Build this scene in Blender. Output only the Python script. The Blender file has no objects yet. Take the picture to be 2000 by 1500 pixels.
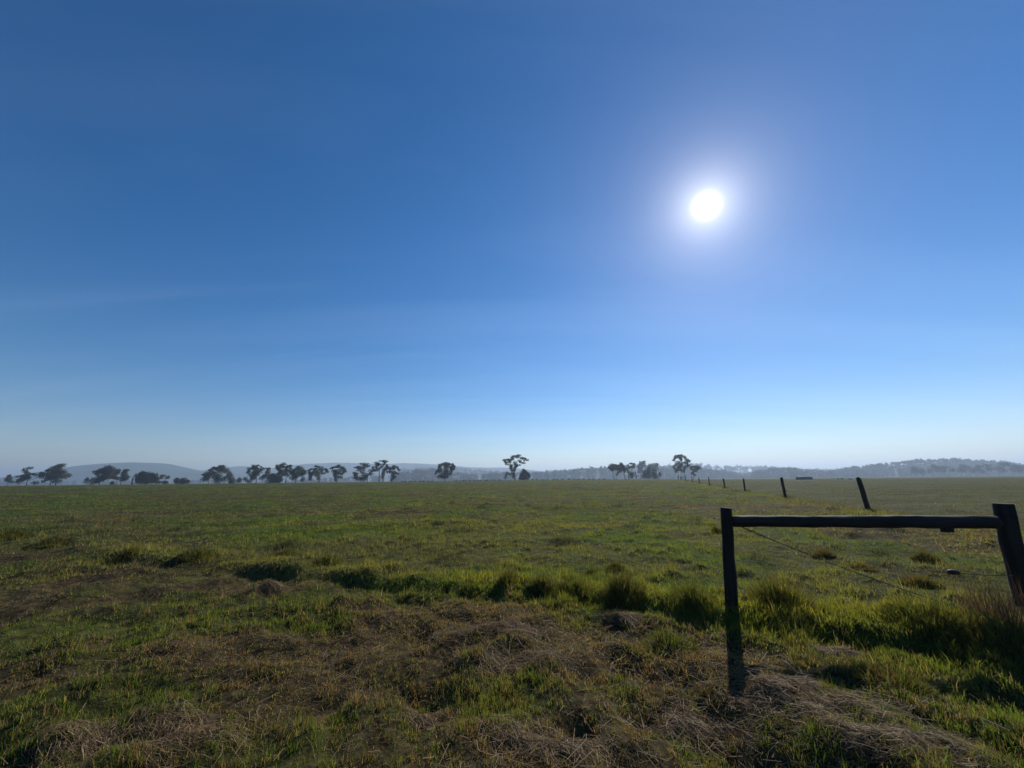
import bpy, math, random
import numpy as np
from mathutils import Matrix, Vector

# ------------------------------------------------------------------ camera, sky, sun, exposure
sc = bpy.context.scene
W, HH, FPX = 2000.0, 1500.0, 751.0          # proportions of the lens: focal length in picture widths
EYE = 1.5
PITCH = math.radians(13.98)
ROLL = math.radians(-0.57)
CAM_R = Matrix.Rotation(math.radians(90) + PITCH, 3, 'X') @ Matrix.Rotation(ROLL, 3, 'Z')
cam = bpy.data.cameras.new('camera')
cam.sensor_fit = 'HORIZONTAL'; cam.sensor_width = 36.0; cam.lens = 36.0 * FPX / W
cam.clip_start = 0.05; cam.clip_end = 30000
camo = bpy.data.objects.new('camera', cam)
camo.matrix_world = Matrix.Translation((0, 0, EYE)) @ CAM_R.to_4x4()
sc.collection.objects.link(camo)
sc.camera = camo

SUN_EL = math.radians(34.47)
SUN_AZ = math.radians(30.71)                  # clockwise from +Y (straight ahead)
SUN_DIR = Vector((math.sin(SUN_AZ) * math.cos(SUN_EL), math.cos(SUN_AZ) * math.cos(SUN_EL), math.sin(SUN_EL)))
sun = bpy.data.lights.new('sun', 'SUN')
sun.energy = 5.0; sun.angle = math.radians(0.53); sun.color = (1.0, 0.94, 0.84)
suno = bpy.data.objects.new('sun', sun)
suno.rotation_euler = SUN_DIR.to_track_quat('Z', 'Y').to_euler()
suno.location = (20, 40, 40)
sc.collection.objects.link(suno)

world = bpy.data.worlds.new('World'); sc.world = world
world.use_nodes = True
wn, wl = world.node_tree.nodes, world.node_tree.links
wn.clear()
wout = wn.new('ShaderNodeOutputWorld')
bg = wn.new('ShaderNodeBackground'); bg.inputs['Strength'].default_value = 0.072
sky = wn.new('ShaderNodeTexSky'); sky.sky_type = 'NISHITA'
sky.sun_disc = False; sky.sun_elevation = SUN_EL; sky.sun_rotation = SUN_AZ
sky.altitude = 0; sky.air_density = 1.0; sky.dust_density = 0.10; sky.ozone_density = 3.0
# the bright ring of air round the sun (aureole): a function of the angle from the sun only
tc = wn.new('ShaderNodeTexCoord')
dot = wn.new('ShaderNodeVectorMath'); dot.operation = 'DOT_PRODUCT'
dot.inputs[1].default_value = SUN_DIR
wl.new(tc.outputs['Generated'], dot.inputs[0])
cl = wn.new('ShaderNodeClamp'); cl.inputs['Min'].default_value = -1; cl.inputs['Max'].default_value = 0.9999999
wl.new(dot.outputs['Value'], cl.inputs['Value'])
ac = wn.new('ShaderNodeMath'); ac.operation = 'ARCCOSINE'; wl.new(cl.outputs[0], ac.inputs[0])
def aureole(scale_deg, power, amp, col):
    a = wn.new('ShaderNodeMath'); a.operation = 'DIVIDE'; a.inputs[1].default_value = math.radians(scale_deg); wl.new(ac.outputs[0], a.inputs[0])
    p = wn.new('ShaderNodeMath'); p.operation = 'POWER'; p.inputs[1].default_value = power; wl.new(a.outputs[0], p.inputs[0])
    m = wn.new('ShaderNodeMath'); m.operation = 'MULTIPLY'; m.inputs[1].default_value = -1; wl.new(p.outputs[0], m.inputs[0])
    e = wn.new('ShaderNodeMath'); e.operation = 'EXPONENT'; wl.new(m.outputs[0], e.inputs[0])
    s = wn.new('ShaderNodeVectorMath'); s.operation = 'SCALE'; s.inputs[0].default_value = [c * amp for c in col]; wl.new(e.outputs[0], s.inputs['Scale'])
    return s.outputs[0]
def vadd(a, b):
    n = wn.new('ShaderNodeVectorMath'); n.operation = 'ADD'; wl.new(a, n.inputs[0]); wl.new(b, n.inputs[1]); return n.outputs[0]
hs = wn.new('ShaderNodeHueSaturation'); hs.inputs['Saturation'].default_value = 1.32
gm = wn.new('ShaderNodeGamma'); gm.inputs['Gamma'].default_value = 1.15
wl.new(sky.outputs[0], gm.inputs['Color']); wl.new(gm.outputs[0], hs.inputs['Color'])
glow = vadd(aureole(0.85, 2.0, 90.0, (1, 0.97, 0.9)), aureole(2.4, 1.0, 18.0, (1, 0.95, 0.84)))
tint = wn.new('ShaderNodeVectorMath'); tint.operation = 'MULTIPLY'; tint.inputs[1].default_value = (1.05, 0.95, 0.97)
wl.new(hs.outputs[0], tint.inputs[0])
# very thin high cloud: long faint streaks on a level sheet overhead
sep = wn.new('ShaderNodeSeparateXYZ'); wl.new(tc.outputs['Generated'], sep.inputs[0])
zz = wn.new('ShaderNodeMath'); zz.operation = 'MAXIMUM'; zz.inputs[1].default_value = 0.0; wl.new(sep.outputs['Z'], zz.inputs[0])
za = wn.new('ShaderNodeMath'); za.operation = 'ADD'; za.inputs[1].default_value = 0.12; wl.new(zz.outputs[0], za.inputs[0])
inv = wn.new('ShaderNodeMath'); inv.operation = 'DIVIDE'; inv.inputs[0].default_value = 1.0; wl.new(za.outputs[0], inv.inputs[1])
sheet = wn.new('ShaderNodeVectorMath'); sheet.operation = 'SCALE'; wl.new(tc.outputs['Generated'], sheet.inputs[0]); wl.new(inv.outputs[0], sheet.inputs['Scale'])
cmap = wn.new('ShaderNodeMapping'); cmap.inputs['Rotation'].default_value = (0, 0, math.radians(-22)); cmap.inputs['Scale'].default_value = (0.22, 1.5, 0.0)
wl.new(sheet.outputs[0], cmap.inputs[0])
cn = wn.new('ShaderNodeTexNoise'); cn.inputs['Scale'].default_value = 1.3; cn.inputs['Detail'].default_value = 5; cn.inputs['Distortion'].default_value = 0.6
wl.new(cmap.outputs[0], cn.inputs[0])
cr = wn.new('ShaderNodeMapRange'); cr.inputs[1].default_value = 0.45; cr.inputs[2].default_value = 0.78; cr.inputs[3].default_value = 0.0; cr.inputs[4].default_value = 0.55
wl.new(cn.outputs[0], cr.inputs[0])
cirrus = wn.new('ShaderNodeVectorMath'); cirrus.operation = 'SCALE'; cirrus.inputs[0].default_value = (1.0, 1.0, 1.05); wl.new(cr.outputs[0], cirrus.inputs['Scale'])
wl.new(vadd(vadd(tint.outputs[0], cirrus.outputs[0]), glow), bg.inputs['Color'])
wl.new(bg.outputs[0], wout.inputs[0])

sc.view_settings.view_transform = 'Standard'; sc.view_settings.look = 'None'
sc.view_settings.exposure = 0.12; sc.view_settings.gamma = 1.0
sc.view_settings.use_curve_mapping = False
sc.cycles.max_bounces = 6; sc.cycles.diffuse_bounces = 2; sc.cycles.transmission_bounces = 4
sc.cycles.volume_bounces = 1; sc.cycles.transparent_max_bounces = 8
sc.cycles.use_adaptive_sampling = False
sc.cycles.use_denoising = True; sc.cycles.denoiser = 'OPENIMAGEDENOISE'; sc.cycles.denoising_input_passes = 'RGB_ALBEDO_NORMAL'; sc.cycles.denoising_prefilter = 'ACCURATE'
sc.cycles.caustics_reflective = False; sc.cycles.caustics_refractive = False

# ------------------------------------------------------------------ helpers
C = sc.collection
rng = np.random.default_rng(7)
random.seed(7)

def ray(px, py):
    d = CAM_R @ Vector((px - W / 2, HH / 2 - py, -FPX))
    return d
def at(px, py, z=0.0):
    """point of the ground seen under that direction"""
    d = ray(px, py); t = (z - EYE) / d.z
    return Vector((d.x * t, d.y * t, z))
def at_y(px, py, Y):
    d = ray(px, py); t = Y / d.y
    return Vector((d.x * t, Y, EYE + d.z * t))

def _hash(ix, iy, seed):
    h = (ix.astype(np.int64) * 374761393 + iy.astype(np.int64) * 668265263 + seed * 974711) & 0xFFFFFFFF
    h = ((h ^ (h >> 13)) * 1274126177) & 0xFFFFFFFF
    h = h ^ (h >> 16)
    return (h & 0xFFFFFF) / float(0xFFFFFF)
def vnoise(x, y, seed=0):
    ix = np.floor(x); iy = np.floor(y); fx = x - ix; fy = y - iy
    fx = fx * fx * (3 - 2 * fx); fy = fy * fy * (3 - 2 * fy)
    a = _hash(ix, iy, seed); b = _hash(ix + 1, iy, seed); c = _hash(ix, iy + 1, seed); d = _hash(ix + 1, iy + 1, seed)
    return (a * (1 - fx) + b * fx) * (1 - fy) + (c * (1 - fx) + d * fx) * fy
def fbm(x, y, scale, seed=0, oct=3):
    s = 0; a = 1; t = 0; f = 1.0 / scale
    for k in range(oct):
        s = s + a * vnoise(x * f + 17.3 * k, y * f - 9.1 * k, seed + k); t += a; a *= 0.5; f *= 2.03
    return s / t
def sstep(a, b, x):
    t = np.clip((x - a) / (b - a), 0, 1); return t * t * (3 - 2 * t)

# where the uncut fringe runs across the ground, and the fence line on the far side
FR = [at(*p) for p in ((-500, 1012), (0, 1052), (250, 1092), (420, 1112), (700, 1140), (960, 1160), (1230, 1190), (1430, 1225), (1650, 1245), (1850, 1262), (2000, 1285), (2400, 1330))]
FRX = np.array([p.x for p in FR]); FRY = np.array([p.y for p in FR])
def fringe_s(x, y):
    return y - np.interp(x, FRX, FRY)
FENCE_A = at(1697, 998); FENCE_DIR = (0.368, 1.0)
def fence_side(x, y):                        # >0: the field on the right of the fence line
    return (x - (FENCE_A.x + FENCE_DIR[0] * (y - FENCE_A.y))) * 0.94

def tufts(x, y, cell, seed, presence, r0, r1):
    """scattered rounded tufts: 0 between them, up to about 1 at a tuft's middle"""
    gx = np.floor(x / cell); gy = np.floor(y / cell); out = np.zeros_like(x)
    for dx in (-1, 0, 1):
        for dy in (-1, 0, 1):
            ix = gx + dx; iy = gy + dy
            cx = (ix + _hash(ix, iy, seed)) * cell; cy = (iy + _hash(ix, iy, seed + 1)) * cell
            rad = r0 + (r1 - r0) * _hash(ix, iy, seed + 2); on = _hash(ix, iy, seed + 3)
            hgt = 0.45 + 0.55 * _hash(ix, iy, seed + 4)
            q = ((x - cx) ** 2 + ((y - cy) * 1.15) ** 2) / (rad * rad)
            out = np.maximum(out, np.where(on < presence, hgt * np.clip(1 - q, 0, 1), 0))
    return out
def clumps(x, y, cell, seed):
    """small grass clumps, one to a cell of a warped and turned grid"""
    u = (x * 0.866 + y * 0.5) / cell; v = (y * 0.866 - x * 0.5) / cell
    w1 = vnoise(u * 0.61, v * 0.61, seed + 7); w2 = vnoise(u * 0.57 + 9, v * 0.57 - 4, seed + 8)
    u = u + 1.6 * w1; v = v + 1.6 * w2
    iu = np.floor(u); iv = np.floor(v)
    h1 = _hash(iu, iv, seed); h2 = _hash(iu, iv, seed + 1); h3 = _hash(iu, iv, seed + 2)
    q = ((u - iu - 0.34 - 0.32 * h1) ** 2 + (v - iv - 0.34 - 0.32 * h2) ** 2) / (0.30 + 0.22 * h3) ** 2
    return np.clip(1 - q, 0, 1) * (0.35 + 0.65 * h3), h2
def tuft_field(x, y, r, s):
    def part(mask, *args):
        o = np.zeros_like(x)
        if mask.any(): o[mask] = tufts(x[mask], y[mask], *args)
        return o
    a = part(r < 34, 0.50, 101, 0.55, 0.10, 0.24) * (1 - sstep(22, 34, r))
    b = part((r > 5) & (r < 160), 1.7, 131, 0.45, 0.22, 0.55) * sstep(5, 9, r) * (1 - sstep(110, 160, r))
    c = part((r > 25) & (r < 400), 6.0, 151, 0.45, 0.6, 1.5) * sstep(25, 40, r)
    return a, b, c
MOUNDS = []                                  # (x, y, radius, height) raised under tussocks and hay heaps
def ground_h(x, y, tf=None):
    x = np.asarray(x, float); y = np.asarray(y, float)
    r = np.hypot(x, y)
    s = fringe_s(x, y)
    rise = 0.95 * sstep(35, 215, r) * (1 - sstep(240, 420, r)) * (0.35 + 0.65 * (1 - sstep(-20, 25, fence_side(x, y))))
    z = rise * (y > 0)
    near = 1 - sstep(25, 90, r)
    rough = 1 - sstep(-0.3, 0.6, s)
    z = z + near * ((fbm(x, y, 1.0, 3, 3) - 0.5) * (0.15 + 0.05 * rough) + (fbm(x, y, 0.30, 9, 2) - 0.5) * (0.05 + 0.11 * rough))
    z = z + (fbm(x, y, 9.0, 21, 2) - 0.5) * 0.12 * sstep(3, 12, r)
    z = z + (fbm(x, y, 60.0, 31, 2) - 0.5) * 0.5 * sstep(40, 160, r)
    bank = sstep(-16, -5, x) * (0.35 + 1.1 * fbm(x, y, 0.9, 77, 2))
    z = z + 0.11 * sstep(-0.24, 0.02, s) * (1 - sstep(0.05, 1.6, s)) * bank + 0.05 * sstep(-0.4, 0.4, s)
    ta, tb, tcc = tuft_field(x, y, r, s) if tf is None else tf
    past = sstep(-0.2, 0.5, s) * (1 - 0.6 * sstep(-1, 2, fence_side(x, y)))
    z = z + ta * (0.035 + 0.03 * past) + (tb * 0.12 + tcc * 0.20) * past
    for mx, my, mr, mh in MOUNDS:
        k = (np.abs(x - mx) < 2.6 * mr) & (np.abs(y - my) < 2.6 * mr)
        if k.any(): z[k] += mh * np.exp(-((x[k] - mx) ** 2 + (y[k] - my) ** 2) / (mr * mr))
    return z
def gh(x, y): return float(ground_h(np.array([x]), np.array([y]))[0])

def mesh_from(name, verts, tris, col=None, mat=None, parent=None, smooth=False):
    me = bpy.data.meshes.new(name)
    v = np.ascontiguousarray(verts, np.float32); t = np.ascontiguousarray(tris, np.int32)
    k = t.shape[1]
    me.vertices.add(len(v)); me.vertices.foreach_set('co', v.ravel())
    me.loops.add(t.size); me.loops.foreach_set('vertex_index', t.ravel())
    me.polygons.add(len(t)); me.polygons.foreach_set('loop_start', np.arange(0, t.size, k, dtype=np.int32))
    if smooth: me.polygons.foreach_set('use_smooth', np.ones(len(t), bool))
    me.update(calc_edges=True)
    if col is not None:
        a = me.attributes.new('col', 'FLOAT_COLOR', 'POINT')
        c4 = np.ones((len(v), 4), np.float32); c4[:, :3] = col
        a.data.foreach_set('color', c4.ravel())
    if mat: me.materials.append(mat)
    o = bpy.data.objects.new(name, me); C.objects.link(o)
    if parent: o.parent = parent
    return o
def tag(o, label=None, cat=None, group=None, kind=None):
    if label: o['label'] = label
    if cat: o['category'] = cat
    if group: o['group'] = group
    if kind: o['kind'] = kind
    return o
def empty(name, loc):
    o = bpy.data.objects.new(name, None); C.objects.link(o); o.location = loc; o.empty_display_size = 0.2
    return o

class MB:
    """collects vertices and faces of one part"""
    def __init__(s): s.v = []; s.f = []
    def tube(s, pts, rad, n=8, cap=True, jitter=0.0):
        pts = [Vector(p) for p in pts]; base = len(s.v)
        if not hasattr(rad, '__len__'): rad = [rad] * len(pts)
        up = Vector((0.13, 0.31, 0.94)); prev = None
        for i, p in enumerate(pts):
            a = pts[max(i - 1, 0)]; b = pts[min(i + 1, len(pts) - 1)]
            d = (b - a).normalized()
            if prev is None:
                u = d.cross(up)
                if u.length < 0.2: u = d.cross(Vector((1, 0, 0)))
            else: u = prev - d * prev.dot(d)
            u.normalize(); prev = u; w = d.cross(u)
            for k in range(n):
                an = 2 * math.pi * k / n
                r = rad[i] * (1 + jitter * random.uniform(-1, 1))
                s.v.append(p + (u * math.cos(an) + w * math.sin(an)) * r)
        for i in range(len(pts) - 1):
            for k in range(n):
                a = base + i * n + k; b = base + i * n + (k + 1) % n
                s.f.append((a, b, b + n, a + n))
        if cap:
            s.f.append(tuple(base + k for k in reversed(range(n))))
            s.f.append(tuple(base + (len(pts) - 1) * n + k for k in range(n)))
    def box(s, c, size, rz=0.0):
        base = len(s.v); R = Matrix.Rotation(rz, 3, 'Z'); c = Vector(c)
        for dz in (-1, 1):
            for dx, dy in ((-1, -1), (1, -1), (1, 1), (-1, 1)):
                s.v.append(c + R @ Vector((dx * size[0] / 2, dy * size[1] / 2, dz * size[2] / 2)))
        for f in ((3, 2, 1, 0), (4, 5, 6, 7), (0, 1, 5, 4), (1, 2, 6, 5), (2, 3, 7, 6), (3, 0, 4, 7)):
            s.f.append(tuple(base + i for i in f))
    def build(s, name, mat, parent=None, smooth=True, org=None):
        me = bpy.data.meshes.new(name)
        org = Vector(org) if org is not None else (parent.location.copy() if parent else Vector((0, 0, 0)))
        me.from_pydata([tuple(v - org) for v in s.v], [], s.f); me.update()
        if smooth:
            me.polygons.foreach_set('use_smooth', [len(p.vertices) <= 4 for p in me.polygons])
        me.materials.append(mat)
        o = bpy.data.objects.new(name, me); C.objects.link(o)
        if parent: o.parent = parent
        else: o.location = org
        return o

# ------------------------------------------------------------------ materials
def newmat(name):
    m = bpy.data.materials.new(name); m.use_nodes = True
    n, l = m.node_tree.nodes, m.node_tree.links; n.clear()
    out = n.new('ShaderNodeOutputMaterial')
    return m, n, l, out
def blade_mat(name, trans=0.5, rough=0.38, spec=0.5, tint=(1.25, 1.2, 0.7)):
    m, n, l, out = newmat(name)
    at_ = n.new('ShaderNodeAttribute'); at_.attribute_name = 'col'
    p = n.new('ShaderNodeBsdfPrincipled'); p.inputs['Roughness'].default_value = rough
    p.inputs['Specular IOR Level'].default_value = spec
    t = n.new('ShaderNodeBsdfTranslucent')
    mu = n.new('ShaderNodeVectorMath'); mu.operation = 'MULTIPLY'; mu.inputs[1].default_value = tint
    mx = n.new('ShaderNodeMixShader'); mx.inputs[0].default_value = trans
    l.new(at_.outputs['Color'], p.inputs['Base Color']); l.new(at_.outputs['Color'], mu.inputs[0])
    l.new(mu.outputs[0], t.inputs['Color'])
    l.new(p.outputs[0], mx.inputs[1]); l.new(t.outputs[0], mx.inputs[2]); l.new(mx.outputs[0], out.inputs[0])
    return m
def noise_mat(name, c1, c2, scale, rough=0.9, stretch=(1, 1, 1), bump=0.3, bdist=0.01, spec=0.2, detail=6, coord='Object', lo=0.35, hi=0.65):
    m, n, l, out = newmat(name)
    tcn = n.new('ShaderNodeTexCoord'); mp = n.new('ShaderNodeMapping'); mp.inputs['Scale'].default_value = stretch
    no = n.new('ShaderNodeTexNoise'); no.inputs['Scale'].default_value = scale; no.inputs['Detail'].default_value = detail
    cr = n.new('ShaderNodeValToRGB'); cr.color_ramp.elements[0].color = (*c1, 1); cr.color_ramp.elements[1].color = (*c2, 1)
    cr.color_ramp.elements[0].position = lo; cr.color_ramp.elements[1].position = hi
    p = n.new('ShaderNodeBsdfPrincipled'); p.inputs['Roughness'].default_value = rough; p.inputs['Specular IOR Level'].default_value = spec
    b = n.new('ShaderNodeBump'); b.inputs['Strength'].default_value = bump; b.inputs['Distance'].default_value = bdist
    l.new(tcn.outputs[coord], mp.inputs[0]); l.new(mp.outputs[0], no.inputs[0]); l.new(no.outputs[0], cr.inputs[0])
    l.new(cr.outputs[0], p.inputs['Base Color']); l.new(no.outputs[0], b.inputs['Height']); l.new(b.outputs[0], p.inputs['Normal'])
    l.new(p.outputs[0], out.inputs[0])
    return m
def ground_mat():
    m, n, l, out = newmat('paddock_soil_and_turf')
    a = n.new('ShaderNodeAttribute'); a.attribute_name = 'col'
    tcn = n.new('ShaderNodeTexCoord')
    no = n.new('ShaderNodeTexNoise'); no.inputs['Scale'].default_value = 9; no.inputs['Detail'].default_value = 8
    mpx = n.new('ShaderNodeMapping'); mpx.inputs['Scale'].default_value = (0.25, 1.0, 1)
    n2 = n.new('ShaderNodeTexNoise'); n2.inputs['Scale'].default_value = 0.6; n2.inputs['Detail'].default_value = 5
    cr = n.new('ShaderNodeValToRGB'); cr.color_ramp.elements[0].position = 0.3; cr.color_ramp.elements[1].position = 0.72
    cr.color_ramp.elements[0].color = (0.35, 0.35, 0.35, 1); cr.color_ramp.elements[1].color = (1.5, 1.5, 1.45, 1)
    cr2 = n.new('ShaderNodeValToRGB'); cr2.color_ramp.elements[0].position = 0.35; cr2.color_ramp.elements[1].position = 0.65
    cr2.color_ramp.elements[0].color = (0.6, 0.55, 0.6, 1); cr2.color_ramp.elements[1].color = (1.3, 1.35, 1.1, 1)
    m1 = n.new('ShaderNodeMixRGB'); m1.blend_type = 'MULTIPLY'; m1.inputs[0].default_value = 1
    m2 = n.new('ShaderNodeMixRGB'); m2.blend_type = 'MULTIPLY'; m2.inputs[0].default_value = 1
    p = n.new('ShaderNodeBsdfPrincipled'); p.inputs['Roughness'].default_value = 1; p.inputs['Specular IOR Level'].default_value = 0.05
    b = n.new('ShaderNodeBump'); b.inputs['Strength'].default_value = 0.9; b.inputs['Distance'].default_value = 0.05
    l.new(tcn.outputs['Object'], no.inputs[0]); l.new(tcn.outputs['Object'], mpx.inputs[0]); l.new(mpx.outputs[0], n2.inputs[0])
    l.new(no.outputs[0], cr.inputs[0]); l.new(n2.outputs[0], cr2.inputs[0])
    l.new(a.outputs['Color'], m1.inputs[1]); l.new(cr.outputs[0], m1.inputs[2])
    l.new(m1.outputs[0], m2.inputs[1]); l.new(cr2.outputs[0], m2.inputs[2])
    l.new(m2.outputs[0], p.inputs['Base Color']); l.new(no.outputs[0], b.inputs['Height']); l.new(b.outputs[0], p.inputs['Normal'])
    l.new(p.outputs[0], out.inputs[0])
    return m

M = {}
M['grass'] = blade_mat('grass_blade', 0.6, 0.5, 0.2, (1.42, 1.32, 0.75))
M['straw'] = blade_mat('dry_straw', 0.35, 0.6, 0.12, (1.1, 1.0, 0.85))
M['ground'] = ground_mat()
M['post'] = noise_mat('weathered_dark_timber', (0.005, 0.0045, 0.004), (0.024, 0.021, 0.018), 14, 0.85, (1, 1, 0.08), 0.9, 0.012, 0.2)
M['rail'] = noise_mat('weathered_rail_timber', (0.005, 0.0045, 0.004), (0.026, 0.023, 0.02), 14, 0.8, (0.08, 1, 1), 1.0, 0.014, 0.25)
M['wire'] = noise_mat('galvanised_rusty_wire', (0.05, 0.04, 0.03), (0.16, 0.14, 0.12), 30, 0.5, spec=0.5)
M['black'] = noise_mat('black_plastic', (0.008, 0.008, 0.009), (0.02, 0.02, 0.02), 20, 0.5)
def leaf_mat(name, c1, c2, scale, trans=0.3):
    m = noise_mat(name, c1, c2, scale, 0.6, bump=0, spec=0.3); n, l = m.node_tree.nodes, m.node_tree.links
    p = next(q for q in n if q.type == 'BSDF_PRINCIPLED'); out = next(q for q in n if q.type == 'OUTPUT_MATERIAL'); cr = next(q for q in n if q.type == 'VALTORGB')
    t = n.new('ShaderNodeBsdfTranslucent'); mx = n.new('ShaderNodeMixShader'); mx.inputs[0].default_value = trans
    l.new(cr.outputs[0], t.inputs['Color']); l.new(p.outputs[0], mx.inputs[1]); l.new(t.outputs[0], mx.inputs[2]); l.new(mx.outputs[0], out.inputs[0])
    return m
M['leaf'] = leaf_mat('eucalypt_leaves', (0.032, 0.042, 0.020), (0.085, 0.09, 0.045), 0.6, 0.35)
M['leaf_dark'] = leaf_mat('dark_bush_leaves', (0.018, 0.028, 0.014), (0.045, 0.06, 0.028), 0.6, 0.25)
M['wood_leaf'] = leaf_mat('far_wood_leaves', (0.03, 0.045, 0.025), (0.06, 0.075, 0.04), 0.05, 0.2)
M['bark'] = noise_mat('eucalypt_bark', (0.05, 0.042, 0.035), (0.16, 0.14, 0.12), 1.5, 0.9, (1, 1, 0.3), 0.4, 0.05)
M['hill'] = noise_mat('forested_hillside', (0.03, 0.05, 0.025), (0.085, 0.10, 0.05), 0.006, 1.0, bump=0.8, bdist=12, spec=0.0, detail=9)
M['steel'] = noise_mat('dark_painted_steel', (0.012, 0.014, 0.018), (0.03, 0.032, 0.036), 2.0, 0.6)
M['concrete'] = noise_mat('pale_concrete', (0.45, 0.44, 0.42), (0.62, 0.61, 0.58), 3.0, 0.9)
M['white'] = noise_mat('white_plastic', (0.7, 0.7, 0.7), (0.82, 0.82, 0.8), 3.0, 0.5)

GREEN = np.array((0.088, 0.128, 0.022)); OLIVE = np.array((0.122, 0.129, 0.044)); YEL = np.array((0.24, 0.22, 0.032)); DULL = np.array((0.092, 0.080, 0.055))
STRAW = np.array((0.31, 0.225, 0.125)); BROWN = np.array((0.138, 0.092, 0.048)); REDB = np.array((0.14, 0.075, 0.045))
def mix(a, b, t): return a * (1 - t[:, None]) + b * t[:, None]

# ------------------------------------------------------------------ ground
def patches(x, y):
    """0..1: how much of the turf is dead and brown, and how green and lush it is"""
    s = fringe_s(x, y)
    near = 1 - sstep(-0.9, 0.1, s)
    dead = near * sstep(0.48, 0.70, fbm(x, y, 1.3, 41, 3) + 0.07 * sstep(0, -3, x))
    dead = np.maximum(dead, 0.8 * sstep(0.60, 0.72, fbm(x, y, 5.0, 47, 3)) * (1 - near))
    lush = sstep(0.42, 0.62, fbm(x, y, 2.6, 53, 3))
    return near, dead, lush

# tussocks and heaps raise the ground under them
TUSS = [  # px, py, radius m, height m, brown share, label
    (1217, 1192, 0.20, 0.34, 0.25, 'tallest dark tussock in the grass fringe, nearer the camera than two pasture tussocks', ),
    (1120, 1178, 0.19, 0.20, 0.25, 'broad dark tussock in the fringe just before the tallest brown-tipped one'),
    (1060, 1168, 0.15, 0.17, 0.30, 'dark low tussock in the middle of the tussock row along the fringe'),
    (992, 1158, 0.13, 0.17, 0.45, 'reddish topped tussock at the outer end of the tussock row in the fringe'),
    (1525, 1212, 0.24, 0.34, 0.30, 'big black tussock between the two brace posts, beside the thin post'),
    (1352, 1205, 0.19, 0.20, 0.10, 'rounded green tussock just before the thin brace post'),
    (1305, 1268, 0.20, 0.14, 0.05, 'spreading bright green grass clump nearer than the thin brace post'),
    (1830, 1248, 0.30, 0.24, 0.15, 'wide dark tussock under the far half of the rail'),
    (1958, 1280, 0.28, 0.22, 0.25, 'dark tussock at the foot of the thick strainer post'),
    (1738, 1340, 0.20, 0.13, 0.35, 'black shaded mound of dead grass lying in the shadow of the rail'),
    (1160, 1132, 0.12, 0.13, 0.15, 'small round dark tussock in pasture, first of a pair behind the fringe'),
    (1200, 1128, 0.12, 0.13, 0.15, 'small round dark tussock in pasture, second of a pair behind the fringe'),
    (1813, 1103, 0.16, 0.14, 0.35, 'small dark tussock seen under the rail near the wire insulator'),
    (1802, 1150, 0.18, 0.12, 0.45, 'low dark brown tussock below the wire insulator'),
    (1612, 1098, 0.13, 0.13, 0.55, 'small brownish tussock beneath the middle of the rail by the slanting wire'),
    (1682, 1122, 0.18, 0.10, 0.55, 'low brown tussock where the slanting wire crosses mid span'),
    (1400, 1048, 0.12, 0.15, 0.20, 'small black tussock beside the top of the thin brace post'),
    (385, 1100, 0.26, 0.16, 0.25, 'dark grass hump farther along the fringe, third from the picture edge'),
    (240, 1094, 0.24, 0.13, 0.35, 'low dark grass hump at the bend of the fringe, beside brown turf'),
    (20, 1056, 0.35, 0.24, 0.25, 'dark grass hump cut by the picture edge on the fringe'),
    (95, 1068, 0.30, 0.16, 0.30, 'streaky grass hump second from the picture edge on the fringe'),
    (556, 1094, 0.20, 0.15, 0.20, 'dark tussock in pasture beyond the straw mound'),
    (640, 1114, 0.18, 0.13, 0.10, 'green tussock of the fringe behind the straw mound'),
]
HEAPS = [  # px, py, half width m, half depth m, height, strands, label
    (1545, 1385, 0.62, 0.24, 0.12, 1500, 'widest heap of pale dry cut grass, below the shadow of the rail'),
    (1750, 1470, 0.45, 0.16, 0.08, 700, 'long tail of dry cut grass at the lower picture edge under the strainer post'),
    (985, 1248, 0.42, 0.20, 0.10, 700, 'tangled greyish brown straw heap in front of the tussock row'),
    (1005, 1312, 0.34, 0.16, 0.06, 500, 'low light brown straw patch just nearer than the tangled heap'),
    (522, 1155, 0.40, 0.22, 0.15, 500, 'isolated mound of dry straw at the inner edge of the fringe'),
    (1648, 1280, 0.22, 0.12, 0.07, 220, 'small straw heap between the brace posts, before the black mound'),
    (1080, 1478, 0.36, 0.14, 0.07, 450, 'dry straw strip at the bottom edge of the picture, near the middle'),
    (270, 1455, 0.60, 0.22, 0.07, 900, 'swath of reddish straw in the bottom corner opposite the fence'),
    (845, 1385, 0.14, 0.10, 0.10, 200, 'little pale straw tuft next to a dark hollow'),
    (1215, 1222, 0.18, 0.10, 0.06, 200, 'small brown straw curl right below the tallest tussock'),
    (1340, 1400, 0.30, 0.16, 0.10, 260, 'brown straw edge above a dark hollow beside the widest heap'),
]
HOLLOWS = [(1365, 1440, 0.20, -0.08), (860, 1365, 0.22, -0.09), (1120, 1425, 0.16, -0.10), (1470, 1470, 0.14, -0.10), (600, 1395, 0.2, -0.08), (800, 1350, 0.14, -0.07), (1250, 1400, 0.13, -0.07)]
for t in TUSS:
    p = at(t[0], t[1]); MOUNDS.append((p.x, p.y, t[2] * 0.8, t[3] * 0.42))
for h in HEAPS:
    p = at(h[0], h[1]); MOUNDS.append((p.x, p.y, (h[2] * h[3]) ** 0.5 * 1.1, h[4] * 0.12))
for h in HOLLOWS:
    p = at(h[0], h[1]); MOUNDS.append((p.x, p.y, h[2], h[3]))

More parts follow.
